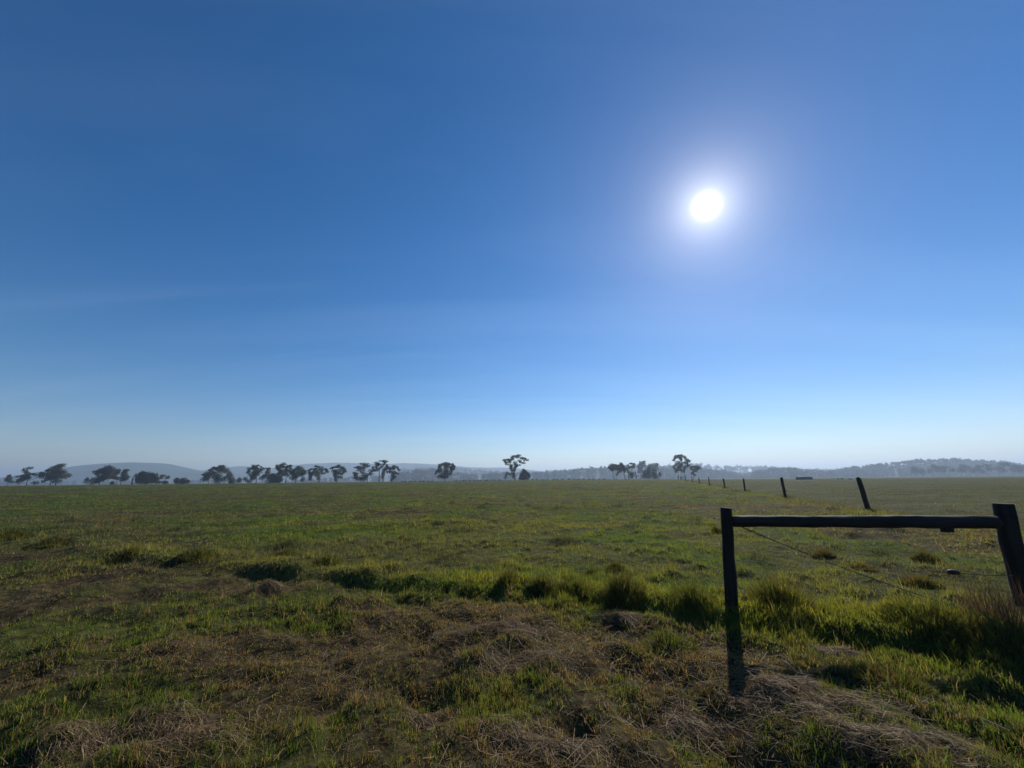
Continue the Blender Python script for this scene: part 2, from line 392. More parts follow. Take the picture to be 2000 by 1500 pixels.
def build_ground():
    rr = [0.35]
    while rr[-1] < 26: rr.append(rr[-1] * 1.016)
    while rr[-1] < 5600: rr.append(rr[-1] * 1.045)
    rr = np.array(rr)
    fine = np.radians(np.arange(-70, 70.01, 0.42)); coarse = np.radians(np.arange(74, 287, 6.0))
    az = np.concatenate([fine, coarse]); na = len(az); nr = len(rr)
    X = rr[:, None] * np.sin(az)[None]; Y = rr[:, None] * np.cos(az)[None]
    x = X.ravel(); y = Y.ravel(); z = ground_h(x, y)
    near, dead, lush = patches(x, y)
    col = mix(np.tile(OLIVE * 0.42, (len(x), 1)), np.tile(GREEN * 0.5, (len(x), 1)), lush)
    col = mix(col, np.tile(np.array((0.046, 0.036, 0.020)), (len(x), 1)), np.clip(dead + 0.55 * near, 0, 1))
    fs = sstep(-1, 2, fence_side(x, y)) * sstep(0.5, 2, fringe_s(x, y))
    col = mix(col, np.tile(np.array((0.060, 0.062, 0.026)), (len(x), 1)), fs * 0.8)
    i = np.arange(nr - 1)[:, None] * na; j = np.arange(na)[None]; jn = (j + 1) % na
    q = np.stack([i + j, i + na + j, i + na + jn, i + jn], -1).reshape(-1, 4)
    verts = np.stack([x, y, z], 1)
    g = mesh_from('ground', verts, q, col, M['ground'], smooth=True)
    tag(g, kind='structure')
build_ground()

# ------------------------------------------------------------------ grass (uncountable: stuff)
def blades(name, bx, by, h, w, col, lean, az, seg, mat, kind='stuff', parent=None, zoff=None, org=(0, 0, 0), tf=None):
    n = len(bx)
    bz = ground_h(bx, by, tf) - 0.004 if zoff is None else zoff
    face = rng.uniform(0, 2 * np.pi, n)
    wx = np.cos(face) * w / 2; wy = np.sin(face) * w / 2
    lx = np.cos(az) * lean; ly = np.sin(az) * lean
    hz = h * np.sqrt(np.clip(1 - np.minimum(lean, 0.98) ** 2, 0.03, 1))
    base = np.stack([bx, by, bz], 1) - np.array(org)
    wv = np.stack([wx, wy, 0 * wx], 1)
    if seg == 2:
        mid = base + np.stack([lx * h * 0.35, ly * h * 0.35, hz * 0.62], 1)
        tip = base + np.stack([lx * h, ly * h, hz], 1)
        V = np.stack([base - wv, base + wv, mid + wv * 0.75, mid - wv * 0.75, tip], 1).reshape(-1, 3)
        o = np.arange(n)[:, None] * 5
        T = np.concatenate([o + np.array([[0, 1, 2]]), o + np.array([[0, 2, 3]]), o + np.array([[3, 2, 4]])], 1).reshape(-1, 3)
        k = 5
    else:
        tip = base + np.stack([lx * h, ly * h, hz], 1)
        V = np.stack([base - wv, base + wv, tip], 1).reshape(-1, 3)
        T = np.arange(n * 3).reshape(-1, 3); k = 3
    return V, T, np.repeat(col, k, 0)

def sample_polar(n0, r0, r1, k, a=66):
    """points with density n0*(4/r)^k per square metre beyond 4 m"""
    rs = np.geomspace(r0, r1, 400); dens = n0 * np.where(rs < 4, 1, (4 / rs) ** k) * rs
    cum = np.concatenate([[0], np.cumsum((dens[1:] + dens[:-1]) / 2 * np.diff(rs))]) * 2 * math.radians(a)
    n = int(cum[-1])
    r = np.interp(rng.uniform(0, cum[-1], n), cum, rs)
    th = rng.uniform(-math.radians(a), math.radians(a), n)
    return r * np.sin(th), r * np.cos(th), r

def k_dead(h): return (h * 7.3) % 1.0
def build_grass():
    xa, ya, ra = sample_polar(14500, 1.7, 6.0, 1.9); xb, yb, rb = sample_polar(7600, 6.0, 330, 1.9)
    x = np.concatenate([xa, xb]); y = np.concatenate([ya, yb]); r = np.concatenate([ra, rb])
    n = len(x)
    s = fringe_s(x, y); near, dead, lush = patches(x, y)
    fs = sstep(-1.0, 1.5, fence_side(x, y)) * sstep(0.5, 2, s)
    fr = np.exp(-((s - 0.30) / 0.36) ** 2) * sstep(-14, -6, x)
    strip = np.exp(-((fence_side(x, y) + 0.8) / 1.1) ** 2) * (s > 1)          # ungrazed strip along the far fence
    c1, k1 = clumps(x, y, 0.115, 61); c2, k2 = clumps(x, y, 0.26, 63); c3, k3 = clumps(x, y, 0.7, 65)
    f1 = 1 - sstep(6, 10, r); f3 = sstep(14, 24, r); f2 = np.clip(1 - f1 - f3, 0, 1)
    clump = np.clip(f1 * (0.75 * c1 + 0.45 * c2) + f2 * (c2 + 0.3 * c3) + f3 * (c3 + 0.25 * c2), 0, 1); hue = f1 * k1 + f2 * k2 + f3 * k3
    cl2 = sstep(0.56, 0.75, fbm(x, y, 0.7, 67, 2)) 
    big = sstep(0.62, 0.74, fbm(x, y, 2.2, 71, 2)) * sstep(6, 14, r)
    ta, tb, tcc = tuft_field(x, y, r, s); tf = np.clip(np.maximum(np.maximum(ta, tb), tcc), 0, 1)
    # thin the turf where it is dead, and between clumps
    keep = rng.uniform(0, 1, n) < np.clip(0.20 + 1.0 * sstep(0.04, 0.45, clump) + fr * 0.15 + 0.12 * (1 - near), 0, 1)
    x, y, r, s, near, dead, lush, fs, fr, strip, clump, cl2, big, tf, hue, ta, tb, tcc = [a[keep] for a in (x, y, r, s, near, dead, lush, fs, fr, strip, clump, cl2, big, tf, hue, ta, tb, tcc)]
    n = len(x)
    h = (0.016 + 0.055 * clump + 0.045 * tf * (1 - 0.5 * near) + 0.040 * cl2 * (1 - 0.72 * near) + 0.020 * fr * (0.3 + 1.4 * fbm(x, y, 0.6, 73, 2)) + 0.045 * big + 0.05 * strip + 0.010 * near * lush) * rng.lognormal(0, 0.33, n) * (1 - 0.45 * fs) * (1 - 0.3 * dead) * (1 - 0.2 * near)
    w = 0.0034 * (np.maximum(r, 3.0) / 3.0) ** 0.92 * rng.uniform(0.7, 1.35, n)
    wind = 0.6
    az = rng.uniform(0, 2 * np.pi, n)
    lean = np.clip(rng.normal(0.45, 0.25, n) + 0.25 * dead, 0.03, 0.95)
    u = rng.uniform(0, 1, n)
    col = mix(np.tile(OLIVE, (n, 1)), np.tile(GREEN, (n, 1)), np.clip(lush + 0.3 * (u - 0.5) + 0.9 * (hue - 0.5), 0, 1))
    col = mix(col, np.tile(YEL, (n, 1)), np.clip(0.75 * fr + 0.6 * strip + 0.3 * cl2 + 0.2 * big + 0.35 * ta * (1 - 0.5 * near), 0, 1) * rng.uniform(0.2, 1, n))
    dull = sstep(0.47, 0.66, fbm(x, y * 0.6, 4.0, 83, 3)) * (1 - near) * (1 - 0.7 * fr)
    col = mix(col, np.tile(DULL, (n, 1)), 0.6 * dull * rng.uniform(0.4, 1, n))
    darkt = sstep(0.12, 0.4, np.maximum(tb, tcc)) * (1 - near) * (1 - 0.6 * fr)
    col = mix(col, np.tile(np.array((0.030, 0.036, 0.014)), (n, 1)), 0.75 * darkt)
    pst = np.clip(0.04 + 0.66 * dead + 0.12 * near, 0, 1)
    pst = np.clip(pst + 0.55 * (k_dead(hue) - 0.35) * near * (pst > 0.1), 0, 0.95)
    isd = rng.uniform(0, 1, n) < pst
    dcol = mix(np.tile(BROWN, (n, 1)), np.tile(STRAW * 0.8, (n, 1)), rng.uniform(0, 1, n) ** 2.2)
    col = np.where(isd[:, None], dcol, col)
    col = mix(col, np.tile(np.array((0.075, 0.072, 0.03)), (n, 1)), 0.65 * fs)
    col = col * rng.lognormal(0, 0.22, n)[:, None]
    zone = np.where(fs > 0.5, 3, np.where(s < -0.55, 0, np.where(s < 0.9, 1, 2)))
    names = [('cut_grass', 'rough mown grass, half green and half brown, nearest the camera'),
             ('fringe_grass', 'long uncut yellow-green grass along the old fence line'),
             ('pasture_grass', 'short grazed green pasture stretching to the far trees'),
             ('field_grass', 'smooth olive grass of the field beyond the receding fence')]
    for zi, (nm, lab) in enumerate(names):
        Vs, Ts, Cs = [], [], []; off = 0
        for lo, hi, seg in ((0, 6.2, 2), (6.2, 1e9, 1)):
            m = (zone == zi) & (r >= lo) & (r < hi)
            if m.sum() == 0: continue
            V, T, Cc = blades(nm, x[m], y[m], h[m], w[m], col[m], lean[m], az[m], seg, None, tf=(ta[m], tb[m], tcc[m]))
            Vs.append(V); Ts.append(T + off); Cs.append(Cc); off += len(V)
        o = mesh_from(nm, np.concatenate(Vs), np.concatenate(Ts), np.concatenate(Cs), M['grass'])
        tag(o, lab, 'grass', kind='stuff')
build_grass()

def strands(n, cx, cy, sx, sy, zfun, length, width, main_az, spread, lift, rot=0.0):
    """dry stalks lying over one another: strips of three joints"""
    a = rng.normal(0, 0.55, n); b = rng.normal(0, 0.6, n)
    px = cx + (a * sx) * math.cos(rot) - (b * sy) * math.sin(rot); py = cy + (a * sx) * math.sin(rot) + (b * sy) * math.cos(rot)
    L = length * rng.lognormal(0, 0.35, n); az = main_az + rng.normal(0, spread, n)
    bend = rng.normal(0, 0.5, n); up = np.abs(rng.normal(0, 1, n)) * lift
    P = []
    for t in (-0.5, -0.17, 0.17, 0.5):
        ang = az + bend * t * 1.2
        qx = px + np.cos(ang) * L * t; qy = py + np.sin(ang) * L * t
        qz = zfun(qx, qy) + 0.008 + up * (1 - (2 * t) ** 2 * 0.6) + rng.normal(0, 0.006, n) + np.maximum(t, 0) * np.abs(rng.normal(0, 1, n)) * lift * 1.5
        P.append(np.stack([qx, qy, qz], 1))
    tilt = rng.uniform(-0.8, 0.8, n); w = width * rng.uniform(0.6, 1.3, n)
    wv = np.stack([-np.sin(az) * np.cos(tilt), np.cos(az) * np.cos(tilt), np.sin(tilt)], 1) * (w / 2)[:, None]
    V = np.stack([P[0] - wv, P[0] + wv, P[1] - wv, P[1] + wv, P[2] - wv, P[2] + wv, P[3] - wv * 0.4, P[3] + wv * 0.4], 1).reshape(-1, 3)
    o = np.arange(n)[:, None] * 8
    T = np.concatenate([o + np.array([[k, k + 1, k + 3]]) for k in (0, 2, 4)] + [o + np.array([[k, k + 3, k + 2]]) for k in (0, 2, 4)], 1).reshape(-1, 3)
    c = mix(np.tile(BROWN * 1.1, (n, 1)), np.tile(STRAW * 1.05, (n, 1)), rng.uniform(0, 1, n) ** 1.5) * rng.lognormal(0, 0.2, n)[:, None]
    return V, T, np.repeat(c, 8, 0)

def build_litter():
    """loose dead stalks strewn over the mown ground"""
    x, y, r = sample_polar(420, 1.8, 12, 1.3)
    near, dead, lush = patches(x, y)
    k = rng.uniform(0, 1, len(x)) < near * (0.12 + 0.9 * dead)
    x, y = x[k], y[k]; n = len(x)
    L = 0.062 * rng.lognormal(0, 0.5, n); az = rng.uniform(0, 2 * np.pi, n)
    base = ground_h(x, y) + rng.uniform(0.01, 0.06, n)
    P = []
    for t in (-0.5, 0.5):
        P.append(np.stack([x + np.cos(az) * L * t, y + np.sin(az) * L * t, base + rng.uniform(-0.01, 0.035, n)], 1))
    wv = np.stack([-np.sin(az), np.cos(az), 0.3 * rng.normal(0, 1, n)], 1) * 0.0013
    V = np.stack([P[0] - wv, P[0] + wv, P[1] + wv, P[1] - wv], 1).reshape(-1, 3)
    T = np.arange(n * 4).reshape(-1, 4)
    c = mix(np.tile(BROWN, (n, 1)), np.tile(STRAW, (n, 1)), rng.uniform(0, 1, n) ** 1.5)
    tag(mesh_from('straw_litter', V, T, np.repeat(c, 4, 0), M['straw']), 'loose dead stalks strewn over the mown grass', 'straw', kind='stuff')
def build_specks():
    """pale dead stalks here and there in the pasture, standing in for glints"""
    x, y, r = sample_polar(34, 4.5, 45, 1.25)
    k = (fringe_s(x, y) > 0.3) & (rng.uniform(0, 1, len(x)) < sstep(0.42, 0.62, fbm(x, y, 2.0, 95, 2))); x, y, r = x[k], y[k], r[k]; n = len(x)
    col = mix(np.tile(STRAW * 1.2, (n, 1)), np.tile(np.array((0.52, 0.48, 0.40)), (n, 1)), rng.uniform(0, 1, n))  # near-white stalk colour imitates sparkles of light in the grass
    V, T, Cc = blades('p', x, y, 0.05 * rng.lognormal(0, 0.4, n), 0.006 * (r / 5) ** 0.9 * rng.uniform(0.6, 1.3, n), col, np.clip(rng.normal(0.75, 0.2, n), 0, 0.95), rng.uniform(0, 6.28, n), 1, None, zoff=ground_h(x, y) + rng.uniform(0.0, 0.03, n))
    tag(mesh_from('glint_stalks', V, T, Cc, M['straw']), 'pale dead stalks dotted through the green pasture, coloured to imitate white glints', 'straw', kind='stuff')
build_litter()
build_specks()

# ------------------------------------------------------------------ tussocks and heaps of cut grass (things)
def tussock(px, py, rad, hgt, brown, label):
    p = at(px, py); org = Vector((p.x, p.y, gh(p.x, p.y)))
    n = int(900 + 5200 * rad)
    rr = rad * np.sqrt(rng.uniform(0, 1, n)) * 1.15; th = rng.uniform(0, 2 * np.pi, n)
    x = org.x + rr * np.cos(th) * 1.15; y = org.y + rr * np.sin(th)
    h = (0.03 + 0.36 * hgt) * rng.lognormal(-0.1, 0.42, n) * (1 - 0.35 * (rr / rad) ** 2)
    lean = np.clip(0.12 + 0.6 * rr / rad + rng.normal(0, 0.15, n), 0.02, 0.93)
    az = th + rng.normal(0, 0.5, n)
    u = rng.uniform(0, 1, n)
    col = mix(np.tile(GREEN * 0.9, (n, 1)), np.tile(OLIVE, (n, 1)), u)
    br = rng.uniform(0, 1, n) < brown
    col = np.where(br[:, None], mix(np.tile(BROWN, (n, 1)), np.tile(REDB, (n, 1)), u), col) * rng.lognormal(-0.35, 0.25, n)[:, None]  # all blades darkened: the tussock's shade is put into its colour
    d = math.hypot(org.x, org.y)
    V, T, Cc = blades('t', x, y, h, 0.0040 * max(1, d / 4.5) ** 0.85 * rng.uniform(0.7, 1.3, n), col, lean, az, 2, None, org=org)
    o = mesh_from('grass_tussock', V, T, Cc, M['grass']); o.location = org
    tag(o, label, 'tussock', 'grass tussocks')
for t in TUSS: tussock(*t)

def heap(px, py, sx, sy, hgt, n, label, i):
    p = at(px, py); org = Vector((p.x, p.y, gh(p.x, p.y)))
    def zf(x, y):
        q = ((x - org.x) / sx) ** 2 + ((y - org.y) / sy) ** 2
        return ground_h(x, y) + 0.42 * hgt * np.exp(-q * 1.6) * (3.4 * fbm(x, y, 0.22, 80 + i, 3) - 1.1)
    root = empty('dry_grass_heap', org)
    # matted body under the loose stalks
    m = 26; g = np.linspace(-1, 1, m); U, Vv = np.meshgrid(g, g); q = np.sqrt(U ** 2 + Vv ** 2)
    x = org.x + U.ravel() * sx * 0.8; y = org.y + Vv.ravel() * sy * 0.8
    z = zf(x, y) + 0.006 - 0.07 * sstep(0.55, 1.0, q.ravel())
    idx = np.arange(m * m).reshape(m, m)
    Q = np.stack([idx[:-1, :-1], idx[:-1, 1:], idx[1:, 1:], idx[1:, :-1]], -1).reshape(-1, 4)
    b = mesh_from('matted_body', np.stack([x, y, z], 1) - np.array(org), Q, np.tile(BROWN * 0.7, (m * m, 1)), M['straw'], root, True)
    V, T, Cc = strands(int(n * 1.7), org.x, org.y, sx, sy, zf, 0.15, 0.0032, -0.45 + random.uniform(-0.3, 0.3), 0.6, 0.012)
    o = mesh_from('stalks', V - np.array(org), T, Cc, M['straw'], root); o['kind'] = 'stuff'
    tag(root, label, 'straw heap', 'heaps of dry cut grass')
for i, h in enumerate(HEAPS): heap(*h, i)

def dry_weed():
    p = at(1968, 1262); org = Vector((p.x, p.y, gh(p.x, p.y))); n = 420
    th = rng.uniform(0, 2 * np.pi, n); rr = 0.22 * np.sqrt(rng.uniform(0, 1, n))
    x = org.x + rr * np.cos(th); y = org.y + rr * np.sin(th)
    h = 0.40 * rng.lognormal(-0.15, 0.3, n)
    col = mix(np.tile(REDB * 0.9, (n, 1)), np.tile(BROWN * 1.3, (n, 1)), rng.uniform(0, 1, n))
    V, T, Cc = blades('w', x, y, h, 0.004 * rng.uniform(0.6, 1.3, n), col, np.clip(rng.normal(0.3, 0.2, n), 0.02, 0.9), rng.uniform(0, 6.28, n), 2, None, org=org)
    o = mesh_from('dry_weed', V, T, Cc, M['straw']); o.location = org
    tag(o, 'reddish brown dry weed growing in front of the thick strainer post', 'weed')
dry_weed()

# ------------------------------------------------------------------ fence brace in front
def brace():
    pb = at(1431, 1219); zb = gh(pb.x, pb.y)
    root = empty('fence_brace', (pb.x, pb.y, zb))
    tag(root, 'dark timber fence brace: two posts joined by a horizontal log rail', 'fence')
    Y = pb.y
    t1 = at_y(1418, 993, Y)
    def stick(mb, a, b, ra, rb, nseg=9, n=14, wob=0.004, jit=0.02):
        pts = []; rad = []
        for i in range(nseg + 1):
            t = i / nseg; p = a.lerp(b, t)
            p = p + Vector((random.uniform(-wob, wob), random.uniform(-wob, wob), random.uniform(-wob, wob) * 0.3))
            pts.append(p); rad.append(ra + (rb - ra) * t)
        # slightly chamfered ends
        pts.insert(0, a - (b - a).normalized() * 0.0); rad.insert(0, ra * 0.9); pts[1] = pts[0] + (b - a).normalized() * 0.008
        d = (pts[-1] - pts[-2]).normalized(); pts.append(pts[-1] + d * 0.007); rad.append(rb * 0.9)
        mb.tube(pts, rad, n, True, jit)
    m = MB(); stick(m, Vector((pb.x, pb.y, zb - 0.15)), t1, 0.066, 0.056, jit=0.05)
    m.build('post', M['post'], root)
    # thick strainer post
    pr = at(2011, 1208); zr = gh(pr.x, pr.y)
    t2 = at_y(1958, 984, pr.y)
    m = MB(); stick(m, Vector((pr.x, pr.y, zr - 0.15)), t2, 0.098, 0.086, wob=0.006, jit=0.05)
    so = m.build('strainer_post', M['post'], root); so['label'] = 'thick strainer post leaning at the end of the rail'
    # rail
    a = at_y(1428, 1017.5, Y - 0.0); b = at_y(1945, 1019.5, pr.y)
    a.z = at_y(1428, 1017.5, a.y).z
    m = MB(); stick(m, a, b, 0.060, 0.072, nseg=26, wob=0.007, jit=0.07)
    m.build('rail', M['rail'], root)
    # block under the rail
    q = at_y(1850, 1035, (a.y + (b.y - a.y) * 0.82)); 
    m = MB(); m.box(q, (0.10, 0.06, 0.05), 0.1); m.build('block', M['post'], root, False)
    # slanting twitch wire: two strands twisted round each other
    w0 = at_y(1443, 1027, Y - 0.07); w1 = at_y(1985, 1222, pr.y - 0.14)
    m = MB()
    for ph in (0, math.pi):
        pts = []
        for i in range(121):
            t = i / 120; p = w0.lerp(w1, t); p.z -= 0.05 * 4 * t * (1 - t)
            pts.append(p + Vector((0, math.cos(t * 60 + ph) * 0.004, math.sin(t * 60 + ph) * 0.004)))
        m.tube(pts, 0.0030, 5)
    m.build('twitch_wire', M['black'], root)
    # low wire with its insulator, running from the strainer post
    e0 = at_y(1978, 1124, pr.y - 0.12); e1 = at_y(1862, 1117.5, pr.y - 0.15); e2 = at_y(1812, 1114, pr.y - 0.2); e3 = at_y(1432, 1092, Y - 0.07)
    m = MB(); pts = []
    for A, B, sag in ((e0, e1, 0.012), (e1, e2, 0.01)):
        for i in range(12):
            t = i / 11; p = A.lerp(B, t); p.z -= sag * 4 * t * (1 - t); pts.append(p)
    m.tube(pts, 0.0042, 6); m.build('insulated_wire', M['black'], root)
    m = MB(); pts = []
    for i in range(40):
        t = i / 39; p = e2.lerp(e3, t); p.z -= 0.03 * 4 * t * (1 - t); pts.append(p)
    m.tube(pts, 0.0016, 5); m.build('wire', M['wire'], root)
    m = MB(); d = (e0 - e1).normalized()
    m.tube([e1 - d * 0.06, e1 - d * 0.05, e1 - d * 0.02, e1 + d * 0.02, e1 + d * 0.05, e1 + d * 0.06], [0.010, 0.022, 0.026, 0.026, 0.022, 0.010], 10)
    m.build('insulator', M['black'], root)
    # wire stub on the outer side of the thin post and wire running on behind the strainer
    s0 = at_y(1412, 1014, Y); s1 = at_y(1393, 1012.5, Y - 0.02)
    m = MB(); m.tube([s0, s0.lerp(s1, 0.5) + Vector((0, 0, 0.002)), s1], 0.005, 6); m.build('wire_end', M['wire'], root)
    f0 = at_y(1985, 1020, pr.y + 0.1); f1 = f0 + Vector((3.2, 0.35, 0.01))
    m = MB(); m.tube([f0, f0.lerp(f1, 0.5) - Vector((0, 0, 0.02)), f1], 0.0025, 5); m.build('wire', M['wire'], root)
brace()

# ------------------------------------------------------------------ receding fence
def far_fence():
    xs = [1697, 1525.7, 1449.5, 1411.5, 1382.5, 1363.5, 1349.5, 1337.7, 1327.5, 1321.5, 1315.5, 1311, 1307.4, 1304, 1300.6]
    pos = []
    for i, px in enumerate(xs):
        if i == 0: p = FENCE_A
        else:
            k = (FENCE_A.x - FENCE_DIR[0] * FENCE_A.y)
            y = k / ((px - 1000) / 774.0 - FENCE_DIR[0]); p = Vector((FENCE_A.x + FENCE_DIR[0] * (y - FENCE_A.y), y, 0))
        pos.append((p.x, p.y, gh(p.x, p.y)))
    first = (2 * pos[0][0] - pos[1][0] + 1.0, 2 * pos[0][1] - pos[1][1] - 0.5)
    root = empty('paddock_fence', pos[0])
    tag(root, 'long line of dark leaning timber posts receding across the pasture to the trees', 'fence')
    tops = []
    for i, (x, y, z) in enumerate(pos):
        hh = 1.36 + random.uniform(-0.08, 0.06)
        ln = Vector((-0.06 if i == 0 else random.uniform(-0.06, 0.04), random.uniform(-0.05, 0.05), 1)) * hh
        m = MB(); r = 0.094 + random.uniform(-0.01, 0.01)
        a = Vector((x, y, z - 0.1)); b = Vector((x, y, z)) + ln
        pts = [a.lerp(b, t) + Vector((random.uniform(-.006, .006), random.uniform(-.006, .006), 0)) for t in (0, .2, .4, .6, .8, .995, 1)]
        m.tube(pts, [r * 1.06, r * 1.04, r, r, r * .98, r * .96, r * .85], 9, True, 0.03)
        m.build('post', M['post'], root); tops.append((a, b))
        # grass left standing round the foot
        if i < 8:
            n = 260; th = rng.uniform(0, 6.28, n); rr = 0.42 * np.sqrt(rng.uniform(0, 1, n)); d = math.hypot(x, y)
            bx = x + 0.08 + rr * np.cos(th) * 1.2; by = y - 0.1 + rr * np.sin(th)
            V, T, Cc = blades('f', bx, by, 0.19 * rng.lognormal(0, 0.3, n) * (1 - 0.5 * rr / 0.42), np.full(n, 0.006 * (d / 5) ** 0.8), mix(np.tile(GREEN * 0.7, (n, 1)), np.tile(BROWN * 0.6, (n, 1)), rng.uniform(0, 1, n) ** 2), np.clip(rng.normal(0.35, 0.2, n), 0, 0.9), rng.uniform(0, 6.28, n), 1, None, org=pos[0])
            o = mesh_from('foot_grass', V, T, Cc, M['grass'], root); o['kind'] = 'stuff'
    for f in (0.45, 0.9):
        m = MB(); m.tube([a.lerp(b, f) + Vector((0.09, 0, 0)) for a, b in tops[:7]], 0.0018, 4)
        m.build('wire', M['wire'], root)
far_fence()

# ------------------------------------------------------------------ trees
def tree(name, D, stems, blobs, label, cat='tree', leaf='leaf', dens=1.0, group=None, trunk_r=1.0, fork=0.45):
    """stems: [(px, py) foot or ((px,py),(px,py)..) path]; blobs: (px, py, rx, ry) clumps of leaves, read off as directions at distance D"""
    s = D / 774.0
    def P(px, py, dy=0.0):
        v = at_y(px, py, D); return Vector((v.x, D + dy, v.z))
    bx = [b[0] for b in blobs]; half = max(2.0, (max(bx) - min(bx)) / 2 + 3) * s
    cx = sum(bx) / len(bx)
    st0 = stems[0] if not isinstance(stems[0][0], tuple) else stems[0][0]
    f = P(*st0); base = Vector((f.x, D, gh(f.x, D)))
    root = empty(name, base)
    MBs = [MB() for _ in stems]; nodes = []
    B = []
    for (px, py, rx, ry) in blobs:
        lim = max(0.05, 1 - ((px - cx) * s / half) ** 2) ** 0.5
        dy = random.uniform(-0.7, 0.7) * half * lim
        B.append((P(px, py, dy), rx * s, ry * s, (rx + ry) * 0.6 * s))
    if len(B) > 4:
        extra = []
        for i, b in enumerate(B):
            o = sorted((q for q in B if q is not b), key=lambda q: abs(q[0].x - b[0].x) + abs(q[0].z - b[0].z))[:2]
            for q in o:
                if random.random() < min(0.9, 0.7 * dens):
                    extra.append((b[0].lerp(q[0], 0.5), (b[1] + q[1]) * 0.36, (b[2] + q[2]) * 0.42, (b[3] + q[3]) * 0.4))
        B = B + extra
    zmin = base.z
    ztop = max(b[0].z for b in B)
    for si, st in enumerate(stems):
        path = st if isinstance(st[0], tuple) else None
        if path:
            pts = [P(*q) for q in path]; pts[0].z = gh(pts[0].x, D) - 0.1
        else:
            g = P(*st); g.z = gh(g.x, D) - 0.1
            # rises toward the middle of the leaves nearest above
            near = min(B, key=lambda b: abs(b[0].x - g.x) * 1.5 + abs(b[0].z - (zmin + (ztop - zmin) * fork)))
            tgt = near[0]; h1 = zmin + (ztop - zmin) * fork
            pts = [g, g + Vector(((tgt.x - g.x) * 0.12, 0, (h1 - g.z) * 0.45)), Vector((g.x + (tgt.x - g.x) * 0.5, D + (tgt.y - D) * 0.3, h1))]
        H = max(1.0, ztop - zmin); r0 = trunk_r * 0.024 * H / (len(stems) ** 0.35)
        MBs[si].tube(pts, [r0 * 1.25] + [r0 * (1 - 0.5 * i / (len(pts) - 1)) for i in range(1, len(pts))], 7)
        for i in range(len(pts) - 1):
            for t in (0.4, 0.7, 1.0):
                nodes.append((pts[i].lerp(pts[i + 1], t), r0 * 0.6, si))
    for (c, rx, ry, rd) in sorted(B, key=lambda b: b[0].z):
        cand = [nd for nd in nodes if nd[0].z < c.z - 0.1] or nodes
        nd = min(cand, key=lambda q: (q[0] - c).length + 0.6 * max(0, abs(q[0].x - c.x) - (c.z - q[0].z)))
        a = nd[0]; L = (c - a).length
        midp = a.lerp(c, 0.5) + Vector((random.uniform(-.08, .08) * L, random.uniform(-.08, .08) * L, -0.06 * L))
        r1 = max(0.05, nd[1] * 0.7)
        MBs[nd[2]].tube([a, midp, c], [r1, r1 * 0.75, r1 * 0.5], 5)
        nodes.append((c, r1 * 0.75, nd[2])); nodes.append((midp, r1 * 0.8, nd[2]))
    for mb in MBs: mb.build('trunk', M['bark'], root)
    Vs = []
    for (c, rx, ry, rd) in B:
        n = int(min(800, 34 + 7.8 * dens * rx * ry / (s * s)))
        u = rng.normal(0, 1, (n, 3)); u /= np.linalg.norm(u, axis=1)[:, None]
        rad = rng.uniform(0.1, 1.0, n) ** 0.6
        p = u * rad[:, None] * np.array([rx * 1.05, rd, ry * 1.3]) * rng.uniform(0.85, 1.22, (n, 1))
        p += np.array(c)
        sz = (0.75 + 0.6 * rng.uniform(0, 1, n)) * s * 0.95
        d1 = rng.normal(0, 1, (n, 3)); d1 /= np.linalg.norm(d1, axis=1)[:, None]
        d2 = rng.normal(0, 1, (n, 3)); d2 -= d1 * (d1 * d2).sum(1)[:, None]; d2 /= np.linalg.norm(d2, axis=1)[:, None]
        a = p + d1 * sz[:, None]; b = p - d1 * sz[:, None] * 0.6 + d2 * sz[:, None] * 0.7; cc = p - d1 * sz[:, None] * 0.6 - d2 * sz[:, None] * 0.7
        Vs.append(np.stack([a, b, cc], 1).reshape(-1, 3))
    V = np.concatenate(Vs) - np.array(base)
    mesh_from('crown', V, np.arange(len(V)).reshape(-1, 3), None, M[leaf], root)
    tag(root, label, cat, group)
    return root

G1 = 'trees along the far edge of the pasture'
tree('eucalyptus_tree', 215, [(13, 949)], [(12, 938, 5, 3.5), (18, 935, 6, 4), (23, 930, 4, 2.5), (17, 941, 4, 2)], 'small wind-blown tree leaning over, outermost on the far pasture edge', group=G1)
tree('eucalyptus_tree', 205, [(51, 949)], [(60, 914, 6, 2.2), (60, 919, 4, 3.5), (45, 929, 7, 2.2), (40, 931, 4, 1.5), (57, 926, 5, 2.5), (72, 926, 4, 2), (66, 929, 4, 1), (52, 932, 6, 1.6), (55, 934, 8, 3.5), (50, 940, 5, 4.5)], 'ragged tree with separate flat leaf layers and a small top tuft', group=G1)
tree('eucalyptus_tree', 205, [(73, 950)], [(72, 943, 5, 3), (80, 940, 5, 2), (86, 938, 4, 1.8)], 'small ragged shrub between the layered tree and the big spreading tree', cat='shrub', group=G1)
tree('eucalyptus_tree', 205, [(97, 949), (108, 948)], [(105, 908, 8, 3), (92, 914, 6, 3.5), (110, 911, 6, 3), (118, 918, 8, 4), (126, 922, 4, 5), (105, 918, 9, 3), (86, 924, 5, 2.2), (100, 929, 9, 5), (112, 929, 9, 5), (97, 938, 9, 5), (124, 931, 4, 2), (108, 924, 9, 3)], 'big broad spreading tree with rounded top, before the foot of the blue hill', group=G1, dens=1.2)
tree('conifer_shrub', 230, [(168, 947)], [(168, 940, 4.2, 3), (169, 937, 3, 2.5), (170, 934.5, 1.8, 2)], 'tiny cone-shaped bush standing alone below the slope of the blue hill', cat='shrub', leaf='leaf_dark', group=G1)
